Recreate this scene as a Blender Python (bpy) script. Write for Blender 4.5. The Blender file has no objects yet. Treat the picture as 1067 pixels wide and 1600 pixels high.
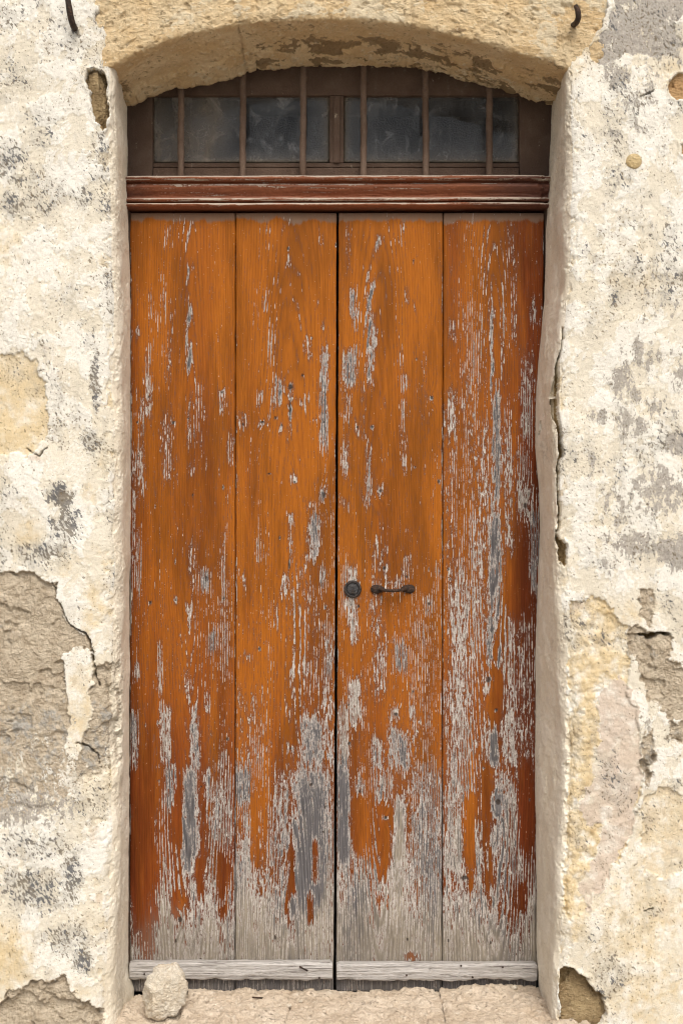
import bpy, bmesh, math, random
import numpy as np
from mathutils import Vector

# ------------------------------------------------------------------ camera, sky, sun, exposure
SC = bpy.context.scene
COL = SC.collection
F, CY, CAMZ = 1907.0, 3.30, 1.294          # focal length in photo pixels, distance to the door plane, eye height
YW = -0.25                                  # front face of the house wall (door face is Y = 0)

cam_d = bpy.data.cameras.new('camera'); cam = bpy.data.objects.new('camera', cam_d); COL.objects.link(cam)
cam.location = (0, -CY, CAMZ); cam.rotation_euler = (math.radians(90), 0, 0)
cam_d.sensor_fit = 'VERTICAL'; cam_d.sensor_height = 36; cam_d.lens = 36 * F / 1600
cam_d.clip_start = 0.05; cam_d.clip_end = 500
SC.camera = cam

SUN_EL, SUN_AZ = math.radians(50), math.radians(12)     # azimuth: to the right of straight-out-of-the-wall
sdir = Vector((math.sin(SUN_AZ) * math.cos(SUN_EL), -math.cos(SUN_AZ) * math.cos(SUN_EL), math.sin(SUN_EL)))
W = bpy.data.worlds.new('World'); SC.world = W; W.use_nodes = True
wn = W.node_tree; wn.nodes.clear()
sky = wn.nodes.new('ShaderNodeTexSky'); sky.sky_type = 'NISHITA'; sky.sun_disc = False
sky.sun_elevation = SUN_EL; sky.sun_rotation = math.atan2(sdir.x, sdir.y); sky.dust_density = 4.0; sky.air_density = 1.0; sky.ozone_density = 0.6
hs = wn.nodes.new('ShaderNodeHueSaturation'); hs.inputs['Saturation'].default_value = 0.3
bg = wn.nodes.new('ShaderNodeBackground'); bg.inputs['Strength'].default_value = 0.088
wo = wn.nodes.new('ShaderNodeOutputWorld')
wn.links.new(sky.outputs[0], hs.inputs['Color']); wn.links.new(hs.outputs[0], bg.inputs[0]); wn.links.new(bg.outputs[0], wo.inputs[0])
sun_d = bpy.data.lights.new('sun', 'SUN'); sun_d.energy = 1.5; sun_d.angle = math.radians(34); sun_d.color = (1.0, 0.91, 0.77)
sun = bpy.data.objects.new('sun', sun_d); COL.objects.link(sun)
sun.rotation_euler = (-sdir).to_track_quat('-Z', 'Y').to_euler(); sun.location = sdir * 20
vs = SC.view_settings
vs.view_transform = 'Standard'; vs.look = 'None'; vs.gamma = 1; vs.use_curve_mapping = False; vs.exposure = 0.60
SC.cycles.max_bounces = 5; SC.cycles.diffuse_bounces = 3; SC.cycles.glossy_bounces = 2; SC.cycles.transmission_bounces = 3
SC.cycles.filter_width = 1.15; SC.cycles.use_adaptive_sampling = True; SC.cycles.adaptive_threshold = 0.03

# ------------------------------------------------------------------ numbers
def P(px, py, Y=0.0):
    d = (CY + Y) / F
    return ((px - 533.5) * d, Y, CAMZ + (800 - py) * d)
def X(px, Y=0.0): return (px - 533.5) * (CY + Y) / F
def Z(py, Y=0.0): return CAMZ + (800 - py) * (CY + Y) / F
def to_px(p):
    d = F / (p[..., 1] + CY)
    return 533.5 + p[..., 0] * d, 800 - (p[..., 2] - CAMZ) * d

def sstep(a, b, x):
    t = np.clip((x - a) / (b - a), 0, 1); return t * t * (3 - 2 * t)
_G = {}
def perlin(x, y, seed=0):
    if seed not in _G:
        r = np.random.RandomState(seed + 77); a = r.rand(65536) * 2 * np.pi
        _G[seed] = (np.cos(a), np.sin(a))
    gc, gs = _G[seed]
    xi = np.floor(x).astype(np.int64); yi = np.floor(y).astype(np.int64)
    xf, yf = x - xi, y - yi
    def g(ix, iy, dx, dy):
        h = ((ix * 73856093) ^ (iy * 19349663) ^ ((ix * 7919 + iy * 104729) >> 3)) & 65535
        return gc[h] * dx + gs[h] * dy
    u = xf * xf * xf * (xf * (xf * 6 - 15) + 10); v = yf * yf * yf * (yf * (yf * 6 - 15) + 10)
    a = g(xi, yi, xf, yf); b = g(xi + 1, yi, xf - 1, yf); c = g(xi, yi + 1, xf, yf - 1); d = g(xi + 1, yi + 1, xf - 1, yf - 1)
    return 1.4 * ((a * (1 - u) + b * u) * (1 - v) + (c * (1 - u) + d * u) * v)
def fbm(x, y, octv=4, seed=0, gain=0.5):
    s = 0; amp = 1.0; f = 1.0
    for i in range(octv):
        s = s + amp * perlin(x * f + 13.1 * i, y * f - 7.7 * i, seed + i); amp *= gain; f *= 2.03
    return s
def poly_sdf(px, py, poly, margin=30):
    """signed distance in pixels, negative inside"""
    out = np.full(px.shape, 999.0)
    q = np.array(poly, float)
    m = (px > q[:, 0].min() - margin) & (px < q[:, 0].max() + margin) & (py > q[:, 1].min() - margin) & (py < q[:, 1].max() + margin)
    if not m.any(): return out
    x, y = px[m], py[m]; d = np.full(x.shape, 1e9); ins = np.zeros(x.shape, bool)
    n = len(q)
    for i in range(n):
        ax, ay = q[i]; bx, by = q[(i + 1) % n]; ex, ey = bx - ax, by - ay
        t = np.clip(((x - ax) * ex + (y - ay) * ey) / (ex * ex + ey * ey + 1e-9), 0, 1)
        d = np.minimum(d, (x - ax - t * ex) ** 2 + (y - ay - t * ey) ** 2)
        c = ((ay > y) != (by > y))
        with np.errstate(divide='ignore', invalid='ignore'):
            c &= x < (bx - ax) * (y - ay) / (by - ay + 1e-12) + ax
        ins ^= c
    d = np.sqrt(d); out[m] = np.where(ins, -d, d)
    return out
def line_dist(px, py, pts, widths):
    """distance to a polyline minus its local half width (pixels)"""
    out = np.full(px.shape, 99.0)
    for i in range(len(pts) - 1):
        (ax, ay), (bx, by) = pts[i], pts[i + 1]; ex, ey = bx - ax, by - ay
        t = np.clip(((px - ax) * ex + (py - ay) * ey) / (ex * ex + ey * ey), 0, 1)
        d = np.hypot(px - ax - t * ex, py - ay - t * ey) - 0.5 * (widths[i] + t * (widths[i + 1] - widths[i]))
        out = np.minimum(out, d)
    return out
def blobs(px, py, lst):
    s = np.zeros(px.shape)
    for b in lst:
        x, y, rx, ry, a = b if len(b) == 5 else (b[0], b[1], b[2], b[2], b[3])
        s = np.maximum(s, a * np.exp(-(((px - x) / rx) ** 2 + ((py - y) / ry) ** 2) ** 1.5 * 0.8))
    return s

# ------------------------------------------------------------------ objects
def tag(o, label=None, cat=None, group=None, kind=None):
    if label: o['label'] = label
    if cat: o['category'] = cat
    if group: o['group'] = group
    if kind: o['kind'] = kind
    return o
def thing(name, loc, label, cat, group=None):
    o = bpy.data.objects.new(name, None); COL.objects.link(o); o.location = loc; o.empty_display_size = 0.1
    return tag(o, label, cat, group)
def base_of(parent):
    b = Vector((0, 0, 0))
    while parent is not None: b = b + parent.location; parent = parent.parent
    return b
def link(name, me, mat, parent=None, smooth=True, origin=None):
    """mesh given in world coordinates; moved so that it sits right under its parent (or at its own origin)"""
    o = bpy.data.objects.new(name, me); COL.objects.link(o)
    b = base_of(parent) if parent else Vector(origin or (0, 0, 0))
    n = len(me.vertices); co = np.empty(n * 3); me.vertices.foreach_get('co', co)
    co = co.reshape(-1, 3) - np.array(b); me.vertices.foreach_set('co', co.ravel())
    if parent: o.parent = parent
    else: o.location = b
    if mat: me.materials.append(mat)
    if smooth: me.polygons.foreach_set('use_smooth', np.ones(len(me.polygons), bool))
    me.update()
    return o
def grid_mesh(pts, attrs=None, wrap=False, caps=False):
    n, m, _ = pts.shape
    me = bpy.data.meshes.new('mesh')
    idx = np.arange(n * m).reshape(n, m)
    if wrap: idx = np.concatenate([idx, idx[:, :1]], 1)
    q = np.stack([idx[:-1, :-1], idx[:-1, 1:], idx[1:, 1:], idx[1:, :-1]], -1).reshape(-1, 4)
    loops = q.ravel(); starts = np.arange(len(q)) * 4
    if caps:
        loops = np.concatenate([loops, np.arange(m)[::-1], np.arange((n - 1) * m, n * m)])
        starts = np.concatenate([starts, [len(q) * 4, len(q) * 4 + m]])
    me.vertices.add(n * m); me.vertices.foreach_set('co', pts.reshape(-1).astype(np.float32))
    me.loops.add(len(loops)); me.loops.foreach_set('vertex_index', loops.astype(np.int32))
    me.polygons.add(len(starts)); me.polygons.foreach_set('loop_start', starts.astype(np.int32))
    me.update(calc_edges=True); me.validate()
    for k, v in (attrs or {}).items():
        a = me.attributes.new(k, 'FLOAT', 'POINT'); a.data.foreach_set('value', v.reshape(-1).astype(np.float32))
    return me
def bm_mesh(bm):
    me = bpy.data.meshes.new('mesh'); bm.to_mesh(me); bm.free(); return me
def box_bm(x0, x1, y0, y1, z0, z1, bev=0.002, seg=2):
    bm = bmesh.new(); bmesh.ops.create_cube(bm, size=1)
    for v in bm.verts:
        v.co = Vector((x0 if v.co.x < 0 else x1, y0 if v.co.y < 0 else y1, z0 if v.co.z < 0 else z1))
    if bev: bmesh.ops.bevel(bm, geom=bm.edges[:], offset=bev, segments=seg, affect='EDGES', profile=0.6)
    return bm
def box(name, x0, x1, y0, y1, z0, z1, mat, parent, bev=0.002):
    return link(name, bm_mesh(box_bm(x0, x1, y0, y1, z0, z1, bev)), mat, parent, smooth=False)
def normals(p):
    du = np.gradient(p, axis=1); dv = np.gradient(p, axis=0)
    n = np.cross(du, dv); return n / (np.linalg.norm(n, axis=-1, keepdims=True) + 1e-12)
def tube(path, radii, seg=12, flat=(1, 1)):
    """round bar along a list of points, as one closed mesh"""
    pts = []
    up0 = Vector((0.13, 0.2, 1)).normalized()
    for i, p in enumerate(path):
        t = (Vector(path[min(i + 1, len(path) - 1)]) - Vector(path[max(i - 1, 0)])).normalized()
        a = t.cross(up0)
        if a.length < 0.1: a = t.cross(Vector((1, 0, 0)))
        a.normalize(); b = a.cross(t)
        pts.append([Vector(p) + radii[i] * (flat[0] * math.cos(k * 2 * math.pi / seg) * a + flat[1] * math.sin(k * 2 * math.pi / seg) * b) for k in range(seg)])
    return grid_mesh(np.array([[tuple(v) for v in r] for r in pts]), wrap=True, caps=True)
def spline(ctrl, n):
    c = [Vector(p) for p in ctrl]; c = [2 * c[0] - c[1]] + c + [2 * c[-1] - c[-2]]; out = []
    segs = len(c) - 3
    for i in range(n):
        s = i / (n - 1) * segs; k = min(int(s), segs - 1); t = s - k
        a, b, d, e = c[k:k + 4]
        out.append(tuple(0.5 * ((2 * b) + (d - a) * t + (2 * a - 5 * b + 4 * d - e) * t * t + (3 * b - a - 3 * d + e) * t ** 3)))
    return out
def lathe(profile, center, axis_y=True, seg=32):
    """profile: (radius, offset towards the viewer) turned about the Y axis"""
    cx, cy, cz = center
    a = np.linspace(0, 2 * np.pi, seg, endpoint=False)
    pts = np.array([[(cx + r * math.cos(t), cy - o, cz + r * math.sin(t)) for t in a] for r, o in profile])
    return grid_mesh(pts, wrap=True, caps=True)

# ------------------------------------------------------------------ material kit
class Mat:
    def __init__(s, name):
        s.m = bpy.data.materials.new(name); s.m.use_nodes = True; s.t = s.m.node_tree; s.t.nodes.clear()
        s.tc = s.t.nodes.new('ShaderNodeTexCoord'); s.co = s.tc.outputs['Object']
    def n(s, k): return s.t.nodes.new(k)
    def l(s, a, sock):
        if isinstance(a, bpy.types.NodeSocket): s.t.links.new(a, sock)
        elif isinstance(a, tuple) and len(a) == 3 and sock.type == 'RGBA': sock.default_value = (*a, 1)
        else: sock.default_value = a
    def attr(s, name):
        a = s.n('ShaderNodeAttribute'); a.attribute_name = name; return a.outputs['Fac']
    def op(s, o, a, b=0.0, c=None, clamp=False):
        m = s.n('ShaderNodeMath'); m.operation = o; m.use_clamp = clamp
        s.l(a, m.inputs[0]); s.l(b, m.inputs[1])
        if c is not None: s.l(c, m.inputs[2])
        return m.outputs[0]
    def add(s, *a):
        r = a[0]
        for b in a[1:]: r = s.op('ADD', r, b)
        return r
    def mul(s, a, b): return s.op('MULTIPLY', a, b)
    def step(s, x, a, b, to0=0.0, to1=1.0):
        m = s.n('ShaderNodeMapRange'); m.interpolation_type = 'SMOOTHSTEP'
        s.l(x, m.inputs[0]); m.inputs[1].default_value = a; m.inputs[2].default_value = b; m.inputs[3].default_value = to0; m.inputs[4].default_value = to1
        return m.outputs[0]
    def vec(s, scale, off=(0, 0, 0), src=None):
        v = s.n('ShaderNodeVectorMath'); v.operation = 'MULTIPLY_ADD'
        s.l(src or s.co, v.inputs[0]); v.inputs[1].default_value = scale; v.inputs[2].default_value = off
        return v.outputs[0]
    def noise(s, scale, detail=3, rough=0.55, off=(0, 0, 0), dist=0.0, src=None):
        if not isinstance(scale, tuple): scale = (scale,) * 3
        t = s.n('ShaderNodeTexNoise'); t.inputs['Scale'].default_value = 1; t.inputs['Detail'].default_value = detail
        t.inputs['Roughness'].default_value = rough; t.inputs['Distortion'].default_value = dist
        s.l(s.vec(scale, off, src), t.inputs['Vector']); return t.outputs[0]
    def cn(s, *a, **k):                                  # centred and stretched noise, about -1..1
        return s.op('MULTIPLY_ADD', s.noise(*a, **k), 5.0, -2.5)
    def voro(s, scale, feature='F1', off=(0, 0, 0)):
        if not isinstance(scale, tuple): scale = (scale,) * 3
        t = s.n('ShaderNodeTexVoronoi'); t.feature = feature; t.inputs['Scale'].default_value = 1
        s.l(s.vec(scale, off), t.inputs['Vector']); return t.outputs['Distance']
    def mix(s, f, a, b, mode='MIX'):
        m = s.n('ShaderNodeMix'); m.data_type = 'RGBA'; m.blend_type = mode; m.clamp_factor = True
        s.l(f, m.inputs[0]); s.l(a, m.inputs[6]); s.l(b, m.inputs[7]); return m.outputs[2]
    def shade(s, c, f):                                  # colour times a value
        v = s.n('ShaderNodeVectorMath'); v.operation = 'SCALE'; s.l(c, v.inputs[0]) if isinstance(c, bpy.types.NodeSocket) else setattr(v.inputs[0], 'default_value', c)
        s.l(f, v.inputs[3]); return v.outputs[0]
    def bump(s, h, dist, strength=1.0, normal=None):
        b = s.n('ShaderNodeBump'); b.inputs['Strength'].default_value = strength; b.inputs['Distance'].default_value = dist
        s.l(h, b.inputs['Height'])
        if normal: s.l(normal, b.inputs['Normal'])
        return b.outputs[0]
    def out(s, color, rough=0.8, normal=None, metal=0.0, spec=0.3):
        p = s.n('ShaderNodeBsdfPrincipled'); s.l(color, p.inputs['Base Color']); s.l(rough, p.inputs['Roughness']); s.l(metal, p.inputs['Metallic'])
        p.inputs['Specular IOR Level'].default_value = spec
        if normal: s.l(normal, p.inputs['Normal'])
        o = s.n('ShaderNodeOutputMaterial'); s.t.links.new(p.outputs[0], o.inputs[0]); s.bsdf = p
        return s.m

def plaster_mat(name):
    m = Mat(name)
    grey, dark, warm, brown, pink, stone, reveal = [m.attr(k) for k in ('grey', 'dark', 'warm', 'brown', 'pink', 'stone', 'reveal')]; layer = m.attr('layer')
    big = m.cn(5.0, 3, off=(3, 1, 7)); mid = m.cn(28.0, 4, 0.6, off=(9, 2, 1)); fine = m.cn(150.0, 3, 0.65)
    grit = m.cn(480.0, 1, 0.6, off=(5, 5, 5))
    white = m.mix(m.step(big, -0.8, 0.9), (0.755, 0.72, 0.645), (0.74, 0.68, 0.57))
    white = m.mix(m.step(mid, 0.1, 1.2), white, (0.81, 0.78, 0.72))
    st = m.cn((62, 62, 26), 4, 0.68, off=(1, 4, 2))
    white = m.mix(m.step(m.add(layer, m.mul(fine, 0.12)), 0.35, 0.6), m.mix(0.5, white, (0.71, 0.64, 0.51)), m.mix(0.6, white, (0.85, 0.835, 0.79)))
    wf = m.add(warm, m.mul(mid, 0.22), m.mul(big, 0.12), m.mul(st, 0.10), m.mul(fine, 0.06))
    c = m.mix(m.step(wf, 0.15, 0.75), white, (0.68, 0.55, 0.35))
    c = m.mix(m.step(wf, 0.72, 1.15), c, (0.50, 0.36, 0.19))
    pf = m.add(pink, m.mul(mid, 0.22))
    c = m.mix(m.step(pf, 0.3, 0.8, 0, 0.85), c, (0.59, 0.48, 0.39))
    # worn limewash: the grey render under it shows in ragged patches
    gf = m.add(grey, m.mul(mid, 0.14), m.mul(fine, 0.17), m.mul(st, 0.30))
    gm = m.step(gf, 0.43, 0.52)
    greyc = m.mix(m.step(fine, -0.6, 0.8), (0.36, 0.33, 0.30), (0.48, 0.44, 0.39))
    c = m.mix(gm, c, greyc)
    # soft grey film round the flecks, and run-off
    run = m.step(m.add(m.cn((16, 16, 2.6), 4, 0.62, off=(8, 4, 4)), m.mul(st, 0.25)), 0.35, 1.25, 0, 0.42); c = m.mix(run, c, (0.47, 0.43, 0.36))
    film = m.step(m.add(m.mul(dark, 0.8), m.mul(mid, 0.24), m.mul(st, 0.16), m.mul(big, 0.16)), 0.18, 0.90, 0, 0.70)
    c = m.mix(film, c, (0.43, 0.41, 0.37))
    # old dark lichen and soot flecks, dragged a little along the trowel strokes
    sh = m.n('ShaderNodeMapping'); sh.inputs['Rotation'].default_value = (0, 0.6, 0); m.l(m.co, sh.inputs[0]); sv = sh.outputs[0]
    f1 = m.cn((190, 190, 85), 2, 0.6, off=(2, 8, 4), src=sv); f2 = m.cn((60, 60, 38), 4, 0.7, off=(6, 3, 0), src=sv)
    df = m.add(m.mul(dark, 0.72), m.mul(f1, 0.29), m.mul(f2, 0.24))
    dm = m.step(df, 0.55, 0.66)
    darkc = m.mix(m.step(m.cn(18.0, 2, off=(4, 4, 1)), -0.5, 0.6), (0.10, 0.105, 0.12), (0.21, 0.18, 0.14))
    c = m.mix(m.mul(dm, 0.86), c, darkc)
    # pin-prick pits over everything
    pit = m.step(m.add(m.cn((230, 230, 150), 1, 0.5, off=(3, 7, 9), src=sv), m.mul(mid, 0.35), m.mul(big, 0.35), m.mul(dark, 0.35)), 0.98, 1.18)
    c = m.mix(m.mul(pit, 0.75), c, (0.22, 0.17, 0.11))
    # bare earth mortar where the plaster came off
    bf = m.add(brown, m.mul(fine, 0.10), m.mul(st, 0.24), m.mul(f1, 0.12)); bm_ = m.step(bf, 0.40, 0.55)
    mort = m.mix(m.step(m.cn(30.0, 4, 0.7, off=(7, 7, 2)), -0.9, 0.9), (0.47, 0.385, 0.285), (0.64, 0.55, 0.43))
    mort = m.mix(m.step(m.cn((170, 170, 260), 3, 0.6, off=(8, 1, 3)), 0.6, 1.0, 0, 0.8), mort, (0.24, 0.185, 0.13))
    mort = m.mix(m.step(m.cn(110.0, 3, 0.6, off=(1, 9, 3)), 0.75, 1.1, 0, 0.7), mort, (0.66, 0.59, 0.48))
    mort = m.mix(m.step(m.add(m.mul(dark, 0.8), m.mul(f2, 0.35)), 0.45, 0.85, 0, 0.8), mort, (0.43, 0.42, 0.40))
    c = m.mix(bm_, c, mort)
    sf = m.step(m.add(stone, m.mul(fine, 0.1)), 0.35, 0.6)
    stc = m.mix(m.step(fine, -0.7, 0.9), (0.30, 0.21, 0.11), (0.50, 0.38, 0.21))
    c = m.mix(sf, c, stc)
    # reveal painted lighter to stand in for light it lacks, then grimy streaks
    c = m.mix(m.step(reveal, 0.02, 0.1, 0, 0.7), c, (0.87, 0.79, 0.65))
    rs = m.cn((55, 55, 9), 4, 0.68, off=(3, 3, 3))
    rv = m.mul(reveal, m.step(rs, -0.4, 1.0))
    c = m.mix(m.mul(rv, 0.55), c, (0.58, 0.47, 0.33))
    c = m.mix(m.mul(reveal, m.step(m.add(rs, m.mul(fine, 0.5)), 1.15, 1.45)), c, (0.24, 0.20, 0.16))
    c = m.shade(c, m.op('MULTIPLY_ADD', grit, 0.06, m.op('MULTIPLY_ADD', fine, 0.04, 1.0)))
    rgh = m.step(m.cn(9.0, 2, off=(1, 0, 4)), -0.6, 0.8, 0.25, 1.0)
    h = m.add(m.mul(m.mul(fine, rgh), 0.26), m.mul(grit, 0.12), m.mul(gm, -0.40), m.mul(dm, -0.35), m.mul(pit, -0.6), m.mul(m.mul(bm_, fine), 0.9))
    return m.out(c, 0.93, m.bump(h, 0.0019), spec=0.12)

def stone_mat(name, ca, cb, cc, pits=0.75, scale=1.0, dirt_shade=None):
    m = Mat(name)
    a = m.cn(11.0 * scale, 4, 0.6); b = m.cn((60 * scale, 60 * scale, 95 * scale), 5, 0.65, off=(3, 5, 1)); g = m.cn(380.0, 2, 0.6, off=(1, 1, 4))
    c = m.mix(m.step(a, -0.9, 0.9), ca, cb); c = m.mix(m.step(b, 0.2, 1.1, 0, 0.8), c, cc)
    p = m.step(m.add(m.cn((80 * scale, 80 * scale, 130 * scale), 4, 0.6, off=(8, 2, 2)), m.mul(a, 0.25)), pits, pits + 0.25)
    c = m.mix(m.mul(p, 0.6), c, (ca[0] * 0.45, ca[1] * 0.42, ca[2] * 0.4))
    if dirt_shade:
        d = m.attr('dirt_shade'); dm = m.step(m.add(d, m.mul(b, 0.22), m.mul(a, 0.1)), 0.38, 0.58)
        c = m.mix(m.mul(dm, 0.75), c, dirt_shade)
        w = m.attr('lime'); wm = m.step(m.add(w, m.mul(b, 0.25)), 0.42, 0.58); c = m.mix(m.mul(wm, 0.8), c, (0.74, 0.64, 0.47))
    c = m.shade(c, m.op('MULTIPLY_ADD', g, 0.08, 1.0))
    h = m.add(m.mul(b, 0.9), m.mul(g, 0.2), m.mul(p, -1.2))
    return m.out(c, 0.94, m.bump(h, 0.0028), spec=0.12)

def door_mat(name):
    m = Mat(name)
    wear, slate, red, dust, ring, hole = [m.attr(k) for k in ('wear', 'slate', 'red', 'dust', 'ring', 'hole')]
    A = m.cn((320, 320, 42), 3, 0.66, off=(4, 1, 2)); A2 = m.cn((230, 230, 13), 3, 0.62, off=(1, 4, 8))              # fine upright flecks
    B = m.cn((100, 100, 7.5), 4, 0.62, off=(7, 2, 5))                # broader streaks
    Cn = m.cn((230, 230, 120), 3, 0.65, off=(2, 2, 9))              # ragged paint edges
    jitter = m.add(ring, m.mul(m.cn((60, 60, 5), 3, 0.6, off=(1, 6, 3)), 0.20))
    wave = m.op('SINE', m.mul(jitter, 6.28318)); L = m.op('MULTIPLY_ADD', wave, 0.5, 0.5)
    late = m.op('POWER', L, 2.2)
    bandmod = m.step(m.cn((14, 14, 2.2), 2, 0.5, off=(3, 0, 8)), -0.7, 0.8)
    f = m.add(wear, m.mul(A, 0.23), m.mul(A2, 0.14), m.mul(B, 0.085), m.mul(Cn, 0.10), m.mul(m.mul(m.add(late, -0.36), bandmod), 0.40))
    lost = m.step(f, 0.50, 0.54); bare = m.step(m.add(f, m.mul(slate, 0.07)), 0.62, 0.82)
    # paint
    pv = m.cn((24, 24, 1.8), 4, 0.6, off=(5, 5, 5)); pf = m.cn((380, 380, 20), 2, 0.6, off=(6, 6, 1))
    rf = m.step(m.add(red, m.mul(pv, 0.30)), 0.0, 1.0)
    paint = m.mix(rf, (0.345, 0.106, 0.0110), (0.160, 0.034, 0.008))
    paint = m.mix(m.step(pv, 0.2, 1.4, 0, 0.6), paint, (0.385, 0.130, 0.013))
    paint = m.shade(paint, m.op('MULTIPLY_ADD', pf, 0.12, m.op('MULTIPLY_ADD', late, -0.15, 1.03)))
    grime = m.cn((9, 9, 1.6), 4, 0.6, off=(2, 9, 4)); paint = m.shade(paint, m.step(m.add(grime, m.mul(B, 0.3)), -0.8, 0.6, 0.66, 1.08))
    scuff = m.step(m.add(m.cn((45, 45, 9), 4, 0.68, off=(9, 3, 6)), m.mul(A, 0.45)), 0.75, 1.25, 0, 0.6); paint = m.mix(scuff, paint, (0.155, 0.080, 0.055))
    paint = m.mix(m.step(f, 0.22, 0.50, 0, 0.68), paint, (0.125, 0.060, 0.044))
    specks = m.step(m.add(m.cn((330, 330, 150), 1, 0.5, off=(8, 8, 3)), m.mul(B, 0.2)), 1.25, 1.45)
    paint = m.mix(m.mul(specks, 0.8), paint, (0.55, 0.40, 0.28))
    dm = m.step(m.add(dust, m.mul(B, 0.14), m.mul(Cn, 0.10)), 0.36, 0.72)
    paint = m.mix(m.mul(dm, 0.85), paint, (0.21, 0.145, 0.105))
    # primer and weathered wood
    primer = m.mix(m.step(A, -0.6, 0.8), (0.46, 0.41, 0.38), (0.70, 0.65, 0.61))
    sl = m.step(m.add(slate, m.mul(B, 0.34), m.mul(A2, 0.24), m.mul(A, 0.10)), 0.10, 0.92)
    wood = m.mix(sl, (0.345, 0.298, 0.238), (0.135, 0.127, 0.132))
    fib = m.cn((520, 520, 11), 3, 0.68, off=(9, 1, 1))
    wood = m.shade(wood, m.op('MULTIPLY_ADD', fib, 0.36, m.op('MULTIPLY_ADD', late, -0.30, 1.08)))
    wood = m.mix(m.step(m.cn((210, 210, 7), 3, 0.6, off=(1, 3, 7)), 0.85, 1.2, 0, 0.85), wood, (0.085, 0.072, 0.064))
    wood = m.mix(m.step(m.cn((260, 260, 40), 2, 0.6, off=(5, 3, 1)), 0.95, 1.3, 0, 0.7), wood, (0.10, 0.085, 0.075))
    c = m.mix(lost, paint, primer); c = m.mix(bare, c, wood)
    slit = m.step(m.add(m.cn((230, 230, 4.2), 3, 0.62, off=(6, 1, 6)), m.mul(lost, 0.22)), 1.02, 1.30)
    c = m.mix(m.mul(slit, 0.8), c, (0.06, 0.038, 0.030))
    splash = m.mul(m.step(m.add(m.attr('splash'), m.mul(grime, 0.25), m.mul(A2, 0.12)), 0.35, 0.9), 0.45); c = m.mix(splash, c, (0.17, 0.145, 0.12))
    hm = m.step(m.add(hole, m.mul(Cn, 0.16)), 0.42, 0.85)
    c = m.mix(m.mul(hm, 0.9), c, (0.055, 0.042, 0.036))
    h = m.add(m.mul(lost, -0.8), m.mul(m.mul(lost, late), 0.45), m.mul(m.mul(lost, fib), 0.25), m.mul(late, 0.14), m.mul(pf, 0.06), m.mul(hm, -1.5))
    rough = m.op('MULTIPLY_ADD', lost, 0.30, 0.60)
    return m.out(c, rough, m.bump(h, 0.0018), spec=0.10)

def old_wood_mat(name, ca, cb, dark, along='x', dens=1.0):
    m = Mat(name)
    k = lambda a, b: ((b, a, a) if along == 'x' else (a, a, b))
    A = m.cn(k(260, 9), 4, 0.65, dist=0.4); B = m.cn(k(70, 4), 4, 0.6, off=(2, 2, 2), dist=0.6); g = m.cn(k(600, 60), 2, 0.6)
    c = m.mix(m.step(B, -0.8, 0.9), ca, cb); c = m.mix(m.step(A, 0.20, 0.85, 0, 0.85 * dens), c, dark)
    c = m.shade(c, m.op('MULTIPLY_ADD', g, 0.10, 1.0))
    return m.out(c, 0.88, m.bump(m.add(m.mul(A, -0.8), m.mul(B, 0.4), m.mul(g, 0.15)), 0.0022), spec=0.2)

def moulding_mat(name):
    m = Mat(name)
    wear, red = m.attr('wear'), m.attr('red')
    A = m.cn((11, 300, 300), 4, 0.62); B = m.cn((4.0, 60, 60), 4, 0.6, off=(1, 5, 2)); G = m.cn(180.0, 3, 0.6)
    f = m.add(wear, m.mul(A, 0.22), m.mul(B, 0.16), m.mul(G, 0.08))
    lost = m.step(f, 0.52, 0.58)
    paint = m.mix(m.step(m.add(red, m.mul(B, 0.35)), 0.1, 0.9), (0.245, 0.082, 0.038), (0.125, 0.050, 0.034))
    paint = m.shade(paint, m.op('MULTIPLY_ADD', G, 0.10, 1.0))
    paint = m.mix(m.step(m.add(B, m.mul(G, 0.4)), 0.55, 1.3, 0, 0.6), paint, (0.20, 0.125, 0.09))
    c = m.mix(lost, paint, m.mix(m.step(A, 0.2, 1.4), (0.50, 0.42, 0.35), (0.30, 0.24, 0.20)))
    return m.out(c, m.op('MULTIPLY_ADD', lost, 0.3, 0.5), m.bump(m.add(m.mul(lost, -0.6), m.mul(G, 0.15), m.mul(A, 0.2)), 0.0012), spec=0.3)

def painted_mat(name, base, alt, chip, dusty, up=0.0):
    m = Mat(name)
    a = m.cn(14.0, 4, 0.6); b = m.cn((90, 90, 30), 4, 0.65, off=(3, 3, 1)); g = m.cn(320.0, 3, 0.6, off=(2, 0, 1))
    c = m.mix(m.step(a, -0.8, 0.9), base, alt)
    c = m.mix(m.step(m.add(b, m.mul(a, 0.4)), 0.3, 1.3, 0, 0.7), c, dusty)
    ch = m.step(m.add(b, m.mul(g, 0.35)), 1.05, 1.15); c = m.mix(ch, c, chip)
    c = m.shade(c, m.op('MULTIPLY_ADD', g, 0.12, 1.0))
    return m.out(c, 0.75, m.bump(m.add(m.mul(b, 0.4), m.mul(g, 0.3), m.mul(ch, -0.8)), 0.0012), spec=0.25)

def rust_mat(name, a=(0.034, 0.022, 0.017), b=(0.085, 0.045, 0.028), metal=0.25, rough=0.62):
    m = Mat(name)
    n1 = m.cn(160.0, 4, 0.65); n2 = m.cn(700.0, 2, 0.6, off=(1, 1, 1))
    c = m.mix(m.step(n1, -0.4, 0.9), a, b); c = m.shade(c, m.op('MULTIPLY_ADD', n2, 0.15, 1.0))
    return m.out(c, rough, m.bump(m.add(n1, m.mul(n2, 0.4)), 0.0008), metal=metal, spec=0.4)

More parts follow.
